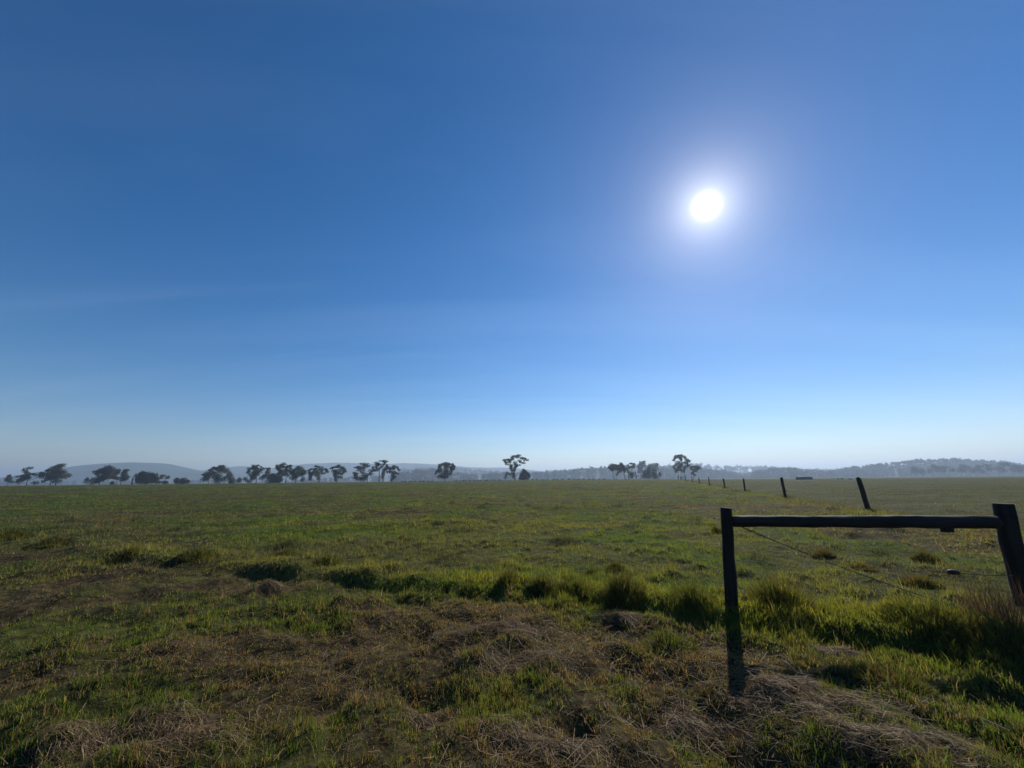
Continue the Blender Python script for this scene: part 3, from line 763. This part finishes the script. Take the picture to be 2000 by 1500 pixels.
tree('eucalyptus_tree', 215, [(193, 948)], [(207, 913, 8, 3.5), (184, 922, 7, 2.8), (200, 920, 11, 5), (216, 920, 7, 4), (222, 926, 3, 4), (187, 930, 4, 1.6), (200, 930, 8, 6), (195, 940, 7, 6), (204, 936, 6, 4)], 'heavy leaning tree in front of the blue hill, crown jutting to one side', group=G1, dens=1.3)
tree('eucalyptus_tree', 225, [(226, 948)], [(230, 919, 3, 2.2), (227, 924, 2.5, 3), (224, 930, 6, 2.5), (215, 933, 5, 2), (228, 934, 6, 3)], 'thin-stemmed tree squeezed between two heavier trees before the blue hill', group=G1)
tree('eucalyptus_tree', 220, [(235, 948)], [(247, 918, 6, 1.8), (240, 921, 5, 1.2), (243, 926, 6, 2.6), (241, 931, 8, 4), (238, 937, 6, 3), (246, 934, 4, 3.4)], 'tree with upper branch swept sideways, next to the dead trunk', group=G1)
tree('low_shrub', 225, [(222, 948)], [(222, 943, 4, 3), (219, 945, 3, 2)], 'knee-high round shrub at the foot of the thin-stemmed tree', cat='shrub', group=G1)
def dead_trunk():
    D = 215; a = at_y(257, 949, D); a.z = gh(a.x, D) - 0.1; b = at_y(260, 933, D); c = at_y(263, 927, D)
    root = empty('dead_tree', a); m = MB()
    m.tube([a, a.lerp(b, 0.5) + Vector((-.1, 0, 0)), b], [0.42, 0.4, 0.32], 8, True, 0.08); m.build('trunk', M['bark'], root)
    m = MB(); m.tube([b - Vector((0, 0, .1)), c], [0.16, 0.05], 6); m.build('limb', M['bark'], root)
    tag(root, 'bare leaning dead trunk beside the big round bush, below the hilltop', 'dead tree', G1)
dead_trunk()
tree('round_bush', 215, [(283, 946)], [(280, 924, 4.5, 3.5), (277, 931, 8, 6), (289, 929, 9, 6), (298, 930, 5, 5), (270, 938, 6, 6), (285, 939, 16, 6), (300, 939, 4, 5), (285, 934, 11, 5)], 'largest solid dark round bush, under the summit of the blue hill', cat='bush', leaf='leaf_dark', dens=1.9, group=G1)
tree('small_tree', 225, [(318, 946)], [(320, 929, 6, 2), (327, 932, 3, 2.6), (315, 933, 5, 2.4), (322, 933, 5, 2)], 'small open tree next to the largest round bush', group=G1)
tree('low_shrub', 222, [(325, 946)], [(325, 942, 5, 2.5), (311, 942, 5, 2), (318, 943, 5, 2)], 'low dark shrub spreading under the small open tree', cat='shrub', leaf='leaf_dark', dens=1.6, group=G1)
tree('square_bush', 225, [(347, 946)], [(347, 939, 5, 4.5), (345, 937, 3, 3), (350, 942, 5, 3)], 'blocky dark bush, first of a touching pair in front of the hill slope', cat='bush', leaf='leaf_dark', dens=2, group=G1)
tree('square_bush', 225, [(361, 946)], [(361, 938, 5, 4.5), (366, 941, 3, 4), (358, 942, 5, 3)], 'blocky dark bush, second of a touching pair in front of the hill slope', cat='bush', leaf='leaf_dark', dens=2, group=G1)
tree('eucalyptus_tree', 225, [(407, 945), (418, 945), (428, 945), (437, 945)], [(394, 927, 4, 2), (402, 918, 7, 1.6), (405, 923, 7, 2.4), (412, 913, 6, 1.8), (428, 911, 8, 2.6), (440, 911, 6, 1.8), (444, 917, 5, 4), (420, 917, 9, 4), (435, 919, 9, 5), (445, 926, 4, 6), (412, 926, 8, 4.5), (428, 928, 11, 6), (440, 932, 7, 6), (404, 931, 6, 3), (415, 936, 8, 4), (430, 938, 8, 4)], 'wide flat-topped dense tree with several trunks, standing clear beside the hill', group=G1, dens=1.15)
tree('round_bush', 225, [(457, 945)], [(457, 939, 6, 5), (466, 938, 4, 4.5), (449, 942, 3, 2)], 'small double-humped bush between two wide trees', cat='bush', leaf='leaf_dark', dens=1.8, group=G1)
tree('round_bush', 235, [(482, 945)], [(481, 936, 4, 4), (485, 940, 5, 3)], 'small grey bush at the outer foot of the tufted tree', cat='bush', group=G1, dens=1.3)
tree('eucalyptus_tree', 225, [(500, 944)], [(484, 915, 4, 2.5), (497, 910, 5, 2.4), (506, 909, 3, 1.2), (495, 915, 9, 2.8), (513, 914, 5, 1.3), (485, 923, 4, 3.4), (498, 921, 8, 4), (508, 920, 6, 3), (515, 918, 5, 1.6), (495, 928, 9, 4), (505, 928, 7, 4), (490, 933, 6, 3), (500, 935, 5, 3)], 'tufted spreading tree with one stout trunk and dark bush on its inner side', group=G1, dens=0.9)
tree('eucalyptus_tree', 250, [(519, 944)], [(522, 915, 5, 2), (526, 918, 3, 1.6), (520, 922, 5, 4), (516, 928, 6, 3.4), (522, 930, 5, 3.5), (512, 934, 5, 3.4)], 'paler thin tree behind, between the tufted tree and the dark bush', group=G1, dens=0.8)
tree('round_bush', 220, [(538, 944)], [(533, 928, 4, 3), (530, 933, 7, 5.5), (540, 933, 7, 5.5), (548, 936, 5, 6), (538, 940, 13, 4)], 'dark dense bush filling the gap below the tall upright tree', cat='bush', leaf='leaf_dark', dens=1.9, group=G1)
tree('eucalyptus_tree', 225, [(558, 944)], [(552, 906, 5, 2.6), (541, 912, 2, 3.5), (550, 911, 6, 3), (556, 912, 4, 3.4), (546, 918, 6, 2.4), (563, 911, 6, 1.5), (566, 909, 4, 1.3), (555, 920, 6, 2.5), (562, 919, 6, 3), (550, 926, 6, 2.5), (556, 928, 5, 3), (548, 922, 5, 3)], 'tall upright tree with a square dark top, touching a dome-shaped tree', group=G1, dens=1.1)
tree('eucalyptus_tree', 225, [(577, 944)], [(582, 912, 7, 1.7), (574, 915, 4, 1.8), (590, 915, 5, 2), (595, 920, 4, 2.6), (582, 918, 9, 3), (590, 924, 6, 3), (575, 924, 7, 4), (583, 927, 8, 4), (577, 933, 7, 4), (568, 922, 4, 3.5)], 'dome-shaped tree leaning out over a little round tree', group=G1, dens=1.1)
tree('small_tree', 240, [(592, 943)], [(592, 936, 4, 4), (590, 938, 3, 3)], 'little round-headed tree under the edge of the dome-shaped tree', group=G1)
tree('eucalyptus_tree', 225, [(623, 943)], [(622, 911, 4, 1.6), (630, 913, 6, 1.7), (613, 916, 5, 1.4), (606, 919, 4, 1.1), (618, 919, 6, 2.4), (628, 917, 5, 2), (638, 917, 4, 2.2), (638, 922, 4, 1.8), (606, 924, 4, 1.3), (614, 924, 6, 2.4), (622, 924, 7, 3), (630, 924, 6, 2.4), (613, 929, 5, 2.6), (620, 930, 6, 3), (611, 934, 4, 2.6), (622, 935, 4, 2.6), (605, 937, 2.5, 2)], 'fan-shaped tree with layered crown and one short trunk, wider of a similar pair', group=G1, dens=0.85)
tree('eucalyptus_tree', 225, [(657, 943)], [(656, 909, 2, 1), (663, 909, 4, 1.3), (652, 913, 5, 1.4), (661, 913, 6, 1.6), (671, 912, 4, 1), (648, 915, 4, 1.2), (648, 920, 4, 2), (656, 919, 6, 2.3), (666, 918, 5, 2.4), (675, 917, 3, 1.8), (672, 921, 4, 2), (655, 925, 5, 2.4), (662, 924, 5, 3), (668, 926, 4, 2.4), (658, 931, 4, 3), (663, 932, 4, 2.4), (653, 938, 3, 2)], 'open goblet-shaped tree with see-through crown, narrower of a similar pair', group=G1, dens=0.75)
tree('eucalyptus_tree', 225, [(704, 943), (710, 943), (717, 942)], [(713, 906, 10, 1.5), (697, 911, 5, 1.3), (692, 913, 3, 1), (700, 914, 6, 1.6), (712, 911, 8, 2.4), (722, 910, 5, 1.7), (727, 913, 4, 1.8), (730, 919, 5, 1.8), (710, 918, 9, 3), (722, 919, 6, 2.4), (693, 924, 4, 1.8), (700, 926, 5, 2.6), (710, 927, 8, 3), (720, 926, 6, 3), (696, 933, 4, 2.2), (705, 934, 6, 4), (712, 935, 6, 3), (718, 930, 5, 2.4)], 'bushy many-stemmed tree with flat arched top beside the tallest umbrella tree', group=G1, dens=0.85)
tree('eucalyptus_tree', 225, [((740, 942), (740.5, 930), (741, 918), (743, 906))], [(746, 900.5, 10, 1.8), (735, 904, 6, 1.5), (754, 902, 4, 1.8), (740, 907, 6, 1.5), (750, 907, 4, 1.5), (736, 911, 4, 2), (745, 913, 4, 1.6), (738, 918, 4, 1.6)], 'tall straight tree with a flat umbrella top, highest of its group', group=G1, dens=0.9)
tree('eucalyptus_tree', 228, [(748, 942)], [(756, 909, 3, 2.5), (757, 914, 4, 2.4), (753, 917, 5, 3), (748, 920, 4, 2.4), (750, 925, 4, 3), (747, 932, 4, 3), (757, 921, 4, 2.4)], 'slender leafy tree right behind the straight umbrella tree', group=G1, dens=0.8)
tree('eucalyptus_tree', 228, [(765, 942)], [(770, 911, 4, 2), (762, 914, 4, 2.4), (768, 916, 5, 2.4), (775, 913, 3, 2), (778, 918, 3, 1.6), (770, 922, 5, 2.4), (763, 922, 3, 2.4), (775, 925, 4, 2), (767, 928, 4, 3), (764, 936, 4, 4), (771, 932, 3, 2.4)], 'feathery tree ending the long row, beyond it only low scrub', group=G1, dens=0.8)
tree('eucalyptus_tree', 225, [(868, 939)], [(868, 905, 6, 2.6), (862, 909, 5, 2.6), (875, 907, 6, 3), (884, 907, 3, 2), (888, 911, 3, 1.8), (858, 912, 4, 3.4), (870, 912, 8, 4), (881, 912, 6, 3), (852, 919, 2.5, 1.8), (860, 920, 6, 3.3), (872, 920, 8, 4), (882, 919, 4, 2.5), (887, 916, 2, 1.3), (852, 925, 2, 2.2), (862, 927, 6, 3.3), (872, 927, 7, 3.3), (880, 926, 3, 2.5), (858, 931, 4, 2), (866, 932, 5, 2.5), (873, 932, 4, 2.5)], 'solitary round full-crowned tree standing alone in the gap of the row', group=G1, dens=1.05)
tree('eucalyptus_tree', 225, [((1006, 938), (1005.5, 930), (1004, 922), (1003, 917))], [(985, 899, 4, 2), (988, 903, 4, 1.6), (994, 897, 5, 2), (1001, 893, 5, 2.4), (1007, 890, 4, 1.6), (1014, 889, 4, 2), (1010, 894, 5, 1.6), (1000, 898, 5, 2), (1019, 895, 5, 2.4), (1024, 896, 4, 2), (1030, 899, 3, 1.6), (1015, 899, 5, 1.6), (995, 903, 5, 2.3), (1006, 903, 5, 2.3), (1017, 903, 4, 1.6), (1024, 904, 3, 1.1), (990, 907, 4, 1.6), (998, 909, 5, 2.3), (1008, 908, 5, 2.3), (1015, 908, 3, 1.5), (998, 913, 5, 2.8), (1006, 913, 4, 2.4), (1010, 911, 3, 1.6), (1000, 918, 4, 2.4), (1005, 919, 3, 2.4), (1001, 926, 3.5, 4), (1003, 931, 2, 3)], 'lone tall gum tree with wide airy fan crown near the picture centre', group=G1, dens=0.72)
tree('small_tree', 228, [(992, 938)], [(991, 924, 3, 2.2), (988, 929, 2.2, 2.6), (987, 933, 1.5, 2.2), (995, 926, 2.4, 1.6)], 'small drooping tree at the foot of the lone fan-crowned gum', group=G1, dens=0.9)
tree('pointed_bush', 228, [(1024, 938)], [(1022, 919, 3, 3), (1026, 923, 5, 4), (1020, 928, 6, 3.5), (1033, 927, 2.5, 3), (1030, 930, 6, 4), (1016, 934, 4, 3), (1025, 934, 9, 3)], 'dark pointed bush beside the lone fan-crowned gum', cat='bush', leaf='leaf_dark', dens=1.8, group=G1)
tree('eucalyptus_tree', 240, [((1199.5, 936), (1198, 928), (1195.5, 920))], [(1198, 908, 7, 2.4), (1192, 913, 4, 4), (1206, 910, 4, 2.4), (1200, 914, 6, 3), (1207, 915, 4, 3.4), (1195, 918, 3, 2)], 'dark dome-headed tree on a bare leaning stem, first of the mid cluster', group=G1, dens=1.25)
tree('eucalyptus_tree', 240, [((1221, 936), (1219.5, 926), (1219, 916))], [(1214, 905, 3, 2), (1216, 910, 4, 3.4), (1219, 914, 3, 4), (1211, 912, 3, 3), (1212, 918, 5, 2.5), (1219, 919, 3, 3.4), (1209, 921, 3, 1.6)], 'narrow dark tree with jagged top touching the dome-headed tree', group=G1, dens=1.2)
tree('small_tree', 245, [(1204, 936)], [(1205, 927, 3, 2.5), (1207, 923, 2, 2)], 'thin sapling in the gap under the dome-headed and narrow trees', group=G1, dens=0.7)
tree('eucalyptus_tree', 245, [(1228, 936)], [(1227, 909, 3, 2.2), (1233, 905, 3, 1.2), (1239, 906, 3, 1.5), (1226, 915, 3, 3), (1232, 912, 3, 2.2), (1238, 912, 3, 2), (1229, 922, 3, 3.4), (1236, 926, 4, 3.4), (1233, 932, 4, 3)], 'sparse twiggy tree with thin see-through top in the mid cluster', group=G1, dens=0.6)
tree('bare_sapling', 245, [((1244.5, 936), (1243, 929), (1241, 921))], [(1243, 930, 1.6, 4), (1241.5, 923, 1, 2)], 'nearly bare stick-like sapling between sparse tree and green trees', group=G1, dens=0.6)
tree('small_tree', 290, [(1267, 937)], [(1267, 914, 4, 3.4), (1266, 921, 5, 5), (1258, 924, 4, 4), (1267, 929, 7, 5), (1258, 931, 5, 3)], 'grey-green rounded tree, first of two before the pale tall trees', dens=1.5, group=G1)
tree('small_tree', 290, [(1280, 937)], [(1279, 919, 5, 4.4), (1277, 926, 6, 5), (1290, 926, 3, 4.4), (1280, 932, 7, 4)], 'grey-green rounded tree, second of two before the pale tall trees', dens=1.5, group=G1)
tree('eucalyptus_tree', 520, [(1252, 936)], [(1252, 905, 4, 3.4), (1250, 912, 5, 5), (1256, 908, 4, 3.4), (1259, 901, 3, 1.3), (1253, 920, 7, 5)], 'pale hazy tall tree with a crooked tip behind the mid cluster', leaf='wood_leaf', dens=1.3)
tree('eucalyptus_tree', 520, [(1272, 936), (1282, 936)], [(1270, 909, 4, 3), (1280, 908, 5, 3), (1286, 907, 2, 2.4), (1274, 915, 6, 4), (1283, 915, 5, 4)], 'pale hazy twin-topped tree above the grey-green rounded pair', leaf='wood_leaf', dens=1.3)
tree('eucalyptus_tree', 230, [((1325.5, 936), (1324.5, 925), (1323, 914)), ((1330.5, 936), (1330, 920)), ((1334, 936), (1333.5, 918)), ((1338, 935), (1337, 918))], [(1318, 893, 4, 2.2), (1325, 890, 5, 1.8), (1332, 889, 4, 2), (1338, 892, 4, 2.4), (1343, 897, 4, 2.4), (1345, 901, 2.5, 2.4), (1316, 899, 3.5, 2.4), (1325, 897, 4, 3), (1333, 897, 3, 3), (1340, 903, 4, 2.4), (1320, 904, 5, 3), (1330, 905, 5, 3), (1343, 909, 3, 2.2), (1319, 911, 4, 3), (1328, 911, 7, 3.2), (1337, 912, 5, 3.2), (1326, 917, 6, 2), (1338, 919, 4, 3.2), (1323, 921, 2, 2)], 'tall rounded tree on four bare trunks where the post line ends', group=G1, dens=0.85)
tree('eucalyptus_tree', 240, [(1351, 936), (1355, 936)], [(1350, 912, 5, 1.6), (1358, 911, 6, 1.6), (1367, 914, 4, 1.7), (1358, 914, 8, 2), (1348, 915, 3, 1.7), (1353, 919, 3, 2.4), (1362, 919, 4, 2), (1356, 924, 3, 2.2), (1360, 928, 3, 1.6)], 'low umbrella tree beside the tall tree on four trunks', group=G1, dens=0.8)
RT = [([(1787, 930)], [(1787, 915, 5, 3.5), (1790, 920, 6.5, 4.5)]), ([(1801, 930)], [(1800, 919, 7, 4), (1802, 923, 5, 3)]),
      ([(1821, 929.5)], [(1820, 912, 6, 3.4), (1826, 917, 7.5, 4.2), (1816, 920, 4, 4)]), ([(1848, 929.5), (1855, 929.5)], [(1850, 913, 8, 3.2), (1858, 918, 5, 3.4), (1845, 919, 5, 3.4)]),
      ([(1879, 929)], [(1878, 911, 6, 3.4), (1880, 918, 7, 4.3)]), ([(1896, 929)], [(1895, 914, 6, 3.4), (1898, 920, 6, 3)]),
      ([(1911, 929)], [(1908, 911, 6, 2.4), (1912, 917, 7, 3.4), (1920, 921, 5, 2.4)]), ([(1931, 928.5)], [(1930, 909, 8, 2.4), (1930, 915, 6, 3.4)]),
      ([(1953, 928.5)], [(1955, 907, 10, 3), (1950, 914, 9, 4.4), (1960, 919, 7, 3.6)]), ([(1979, 928)], [(1978, 911, 9, 3), (1980, 917, 8, 4.4)]), ([(1997, 928)], [(1997, 913, 7, 3.4), (1995, 919, 6, 3.6)])]
RL = ['rounded double tree, farthest from picture edge of the row below the wooded rise', 'low rounded tree, second of the row below the wooded rise counting towards the edge',
      'tall-domed tree, third of the row below the wooded rise counting towards the edge', 'wide arching tree on two trunks below the crest of the wooded rise',
      'upright oval tree just past the wide arching tree', 'compact tree sixth in the row below the wooded rise', 'tree with drooping side skirt, seventh in the row below the wooded rise',
      'mushroom-shaped tree eighth in the row below the wooded rise', 'largest broad tree of the row below the wooded rise', 'flat-topped broad tree next to last before the picture edge', 'tree cut by the picture edge below the wooded rise']
for (st, bl), lab in zip(RT, RL):
    tree('eucalyptus_tree', 560, st, bl, lab, leaf='wood_leaf', dens=1.5, group='trees below the wooded rise')

# low scrub in a row along the crest of the pasture
def scrub():
    spots = [(x + random.uniform(-2, 2), random.uniform(0.7, 1.0)) for x in list(range(784, 850, 9)) + list(range(890, 980, 7)) + list(range(1040, 1190, 10))]
    for px, k in spots:
        D = 232 + random.uniform(-8, 8); p = at_y(px, 938, D); z = gh(p.x, D); base = Vector((p.x, D, z))
        n = 70; w = random.uniform(0.6, 1.5) * k; h = random.uniform(0.4, 0.75) * k
        u = rng.normal(0, 1, (n, 3)); u /= np.linalg.norm(u, axis=1)[:, None]
        c = u * (rng.uniform(0.4, 1, n)[:, None]) * np.array([w, w * 0.7, h]); c[:, 2] = np.abs(c[:, 2])
        d = rng.normal(0, 0.2, (n, 3, 3))
        V = (c[:, None, :] + d).reshape(-1, 3)
        o = mesh_from('low_scrub', V, np.arange(n * 3).reshape(-1, 3), None, M['leaf_dark']); o.location = base
        tag(o, 'low dark scrub clump in the dotted line along the pasture crest', 'scrub', 'low scrub along the pasture crest')
scrub()

# ------------------------------------------------------------------ far woods (one mass each) and hills
def wood(name, prof, D, depth, n, label, tree_px, solid=1.0, seed=1):
    """a far wood: crowns of leaf faces on stems, rising to the given skyline"""
    R = np.random.default_rng(seed)
    xs = np.array([p[0] for p in prof], float); ys = np.array([p[1] for p in prof], float)
    Vs = []; mb_v = []
    for k in range(n):
        px = R.uniform(xs[0], xs[-1]); t = R.uniform(0, 1); d = D + depth * t
        s = d / 774.0
        tp = at_y(px, float(np.interp(px, xs, ys)) + R.uniform(-0.6, 3.2) + (1 - t) * 4.5 * R.uniform(0, 1), d)
        hgt = max(4.0, tree_px * s * R.uniform(0.6, 1.05))
        wdt = hgt * R.uniform(0.32, 0.6)
        nb = R.integers(7, 11)
        for b in range(nb):
            c = np.array([tp.x + R.normal(0, 0.45) * wdt, d + R.normal(0, 0.4) * wdt, tp.z * (1 - R.uniform(0.05, 1.0) ** 0.8)])
            if b < 2: c[2] = tp.z - hgt * (0.16 + 0.15 * b)
            if b == 0: c[0] = tp.x
            if solid > R.uniform(0, 1) and b == nb - 1: c[2] = 1.5
            rr = np.array([wdt * R.uniform(0.4, 0.7), wdt * 0.5, hgt * R.uniform(0.12, 0.24)])
            m = 26
            u = R.normal(0, 1, (m, 3)); u /= np.linalg.norm(u, axis=1)[:, None]
            p = c + u * R.uniform(0.3, 1.05, (m, 1)) * rr
            e = R.normal(0, 1, (m, 3, 3)) * (1.0 * s)
            Vs.append((p[:, None, :] + e).reshape(-1, 3))
        # stem
        r = 0.03 * hgt; b0 = 0.0
        q = np.array([[tp.x - r, d, b0], [tp.x + r, d, b0], [tp.x, d + r, b0], [tp.x, d, tp.z - hgt * 0.1]])
        Vs.append(q[[0, 1, 3, 1, 2, 3, 2, 0, 3]])
    V = np.concatenate(Vs)
    o = mesh_from(name, V, np.arange(len(V)).reshape(-1, 3), None, M['wood_leaf'])
    tag(o, label, 'wood', kind='stuff')
wood('far_wood', [(770, 921), (800, 918), (840, 913), (880, 920), (920, 925), (960, 922), (1000, 920), (1060, 921), (1100, 917), (1140, 913), (1200, 908), (1260, 906), (1300, 912), (1380, 913), (1420, 918), (1470, 926), (1510, 924)], 900, 200, 400, 'blue hazy wood behind the pasture, in the middle distance', 16, seed=3)
wood('far_wood', [(1470, 920), (1500, 914), (1540, 912), (1580, 916), (1620, 918), (1660, 915), (1700, 913)], 820, 150, 160, 'blue hazy belt of trees behind the dark trough', 16, seed=4)
wood('pale_wood', [(1040, 920), (1120, 915), (1200, 911), (1290, 908), (1360, 903), (1400, 908), (1450, 909), (1500, 910), (1560, 914), (1660, 916)], 1500, 250, 330, 'palest belt of trees beyond the end of the post line', 14, seed=5)
wood('pale_wood', [(780, 915), (820, 912), (880, 911), (940, 917), (1000, 920), (1080, 924)], 1700, 250, 150, 'paler second belt of trees behind the solitary round tree', 12, seed=6)
wood('pale_wood', [(-120, 941), (0, 938), (60, 941), (140, 938), (200, 939), (300, 938), (400, 937), (480, 938), (600, 935), (680, 930), (770, 928)], 1100, 250, 150, 'thin low line of far trees behind the long row', 10, seed=7)

def hill(name, prof, D, depth, label, seed=1, base_y=None):
    """rounded ridge with its own length, height and depth"""
    xs = np.array([p[0] for p in prof], float); ys = np.array([p[1] for p in prof], float)
    nu, nv = 160, 34
    pu = np.linspace(xs[0], xs[-1], nu)
    top = [at_y(float(a), float(np.interp(a, xs, ys)), D) for a in pu]
    X = np.array([p.x for p in top]); Z = np.maximum(np.array([p.z for p in top]), 0)
    k = np.array([1, 4, 6, 4, 1.0]) / 16
    Z = np.convolve(np.pad(Z, 2, 'edge'), k, 'valid')
    v = np.linspace(-1, 1, nv)
    prof_v = np.cos(v * np.pi / 2) ** 1.3
    XX = X[None] + 0 * v[:, None]; YY = D + depth * v[:, None] + 0 * X[None]
    ZZ = Z[None] * prof_v[:, None]
    ZZ = ZZ + (fbm(XX.ravel(), YY.ravel(), 90, seed, 4).reshape(ZZ.shape) - 0.5) * 0.10 * Z.max() * prof_v[:, None] * (Z[None] / Z.max())
    ZZ = ZZ - 0.6 + (1 - prof_v[:, None]) * -0.2
    idx = np.arange(nu * nv).reshape(nv, nu)
    Q = np.stack([idx[:-1, :-1], idx[:-1, 1:], idx[1:, 1:], idx[1:, :-1]], -1).reshape(-1, 4)
    o = mesh_from(name, np.stack([XX.ravel(), YY.ravel(), ZZ.ravel()], 1), Q, None, M['hill'], smooth=True)
    tag(o, label, kind='structure')
hill('hill', [(90, 946), (130, 928), (170, 918), (210, 908), (240, 904), (270, 903), (300, 904), (330, 909), (360, 916), (400, 921), (440, 925), (500, 930), (560, 941)], 2000, 520, 'broad rounded blue hill behind the trees', 11)
hill('hill', [(330, 942), (400, 925), (450, 913), (480, 911), (530, 915), (580, 921), (640, 918), (700, 919), (760, 926), (820, 938)], 2500, 520, 'lower blue ridge behind the long tree row', 12)
hill('hill', [(480, 938), (560, 912), (620, 905), (680, 904), (720, 906), (790, 905), (850, 907), (920, 913), (1000, 914), (1080, 922), (1160, 937)], 3000, 650, 'palest far ridge on the skyline', 13)
# the wooded rise on the right: ground under it, and the wood on top
hill('wooded_rise', [(1560, 933), (1640, 925), (1700, 915), (1760, 908), (1850, 903), (1920, 904), (2000, 912), (2100, 918), (2300, 930)], 1060, 240, 'low rise under the wood at the far side of the field', 14)
wood('rise_wood', [(1640, 914), (1680, 908), (1720, 904), (1760, 899), (1790, 896), (1850, 894), (1900, 896), (1960, 900), (2000, 906), (2100, 912), (2250, 922)], 880, 160, 360, 'dense blue wood covering the low rise', 14, seed=8)
wood('rise_wood', [(1640, 922), (1720, 916), (1790, 910), (1850, 908), (1900, 910), (2000, 914), (2100, 918), (2250, 924)], 800, 70, 220, 'lower front of the wood on the rise', 13, seed=9)

# ------------------------------------------------------------------ things standing in the field on the right
def field_things():
    D = 178; a = at_y(1557.5, 937, D); b = at_y(1585, 937, D); z = gh((a.x + b.x) / 2, D)
    L = b.x - a.x; c = Vector(((a.x + b.x) / 2, D, z)); Ht = at_y(1571, 931.8, D).z - z
    Ht = max(0.9, min(1.4, Ht))
    root = empty('feed_trough', c)
    m = MB(); t = 0.08; Wd = 1.6
    m.box(c + Vector((0, -Wd / 2, Ht / 2 + 0.05)), (L, t, Ht)); m.build('side_panel', M['steel'], root, False)
    m = MB(); m.box(c + Vector((0, Wd / 2, Ht / 2 + 0.05)), (L, t, Ht)); m.build('side_panel', M['steel'], root, False)
    for sg in (-1, 1):
        m = MB(); m.box(c + Vector((sg * (L / 2 - t / 2 - 0.002), 0, Ht / 2 + 0.05)), (t, Wd - t - 0.004, Ht - 0.01)); m.build('end_panel', M['steel'], root, False)
    m = MB(); m.box(c + Vector((0, 0, 0.16)), (L - 2 * t - 0.02, Wd - t - 0.004, 0.06)); m.build('floor_panel', M['steel'], root, False)
    for k in range(7):
        m = MB(); m.box(c + Vector((-L / 2 + 0.25 + (L - 0.5) * k / 6, -Wd / 2 - t / 2 - 0.03, Ht / 2 + 0.04)), (0.09, 0.055, Ht - 0.05)); m.build('rib', M['steel'], root, False)
    for sg in (-1, 1):
        m = MB(); m.box(c + Vector((0, sg * (Wd / 2), 0.03)), (L + 0.3, 0.16, 0.09)); m.build('skid', M['steel'], root, False)
    tag(root, 'long low black rectangular trough standing in the field beyond the fence', 'trough')
    D = 150; a = at_y(1642, 938, D); z = gh(a.x, D); c = Vector((a.x, D, z)); root = empty('water_trough', c)
    for dx, dy, sx, sy in ((0, -0.4, 1.7, 0.09), (0, 0.4, 1.7, 0.09), (-0.80, 0, 0.09, 0.70), (0.80, 0, 0.09, 0.70)):
        m = MB(); m.box(c + Vector((dx, dy, 0.27)), (sx, sy, 0.5)); m.build('side_panel', M['concrete'], root, False)
    m = MB(); m.box(c + Vector((0, 0, 0.1)), (1.5, 0.7, 0.1)); m.build('base', M['concrete'], root, False)
    m = MB(); m.box(c + Vector((0.05, 0, 0.545)), (1.86, 1.0, 0.05)); m.build('lid', M['white'], root, False)
    tag(root, 'small pale rectangular water trough in the field beyond the nearest line post', 'trough')
    a = at_y(1661, 937, D); z = gh(a.x, D); c = Vector((a.x, D, z)); root = empty('white_drum', c)
    m = MB(); m.tube([c + Vector((-0.5, 0, 0.36)), c + Vector((-0.47, 0, 0.36)), c + Vector((0.47, 0, 0.36)), c + Vector((0.5, 0, 0.36))], [0.30, 0.36, 0.36, 0.30], 14); m.build('barrel', M['white'], root)
    for dx in (-0.18, 0.18):
        m = MB(); m.tube([c + Vector((dx - 0.02, 0, 0.36)), c + Vector((dx + 0.02, 0, 0.36))], 0.375, 14); m.build('hoop', M['white'], root)
    tag(root, 'little white rounded drum lying beside the pale water trough', 'drum')
field_things()

# ------------------------------------------------------------------ haze
def haze():
    m, n, l, out = newmat('morning_haze')
    v = n.new('ShaderNodeVolumePrincipled')
    v.inputs['Color'].default_value = (0.52, 0.66, 0.86, 1); v.inputs['Density'].default_value = 0.00041; v.inputs['Anisotropy'].default_value = 0.34
    l.new(v.outputs[0], out.inputs['Volume'])
    mb = MB(); mb.box(Vector((0, 0, 73)), (12400, 12400, 150)); o = mb.build('haze', m, None, False)
    tag(o, 'thin pale morning haze over the whole plain', kind='stuff')
haze()
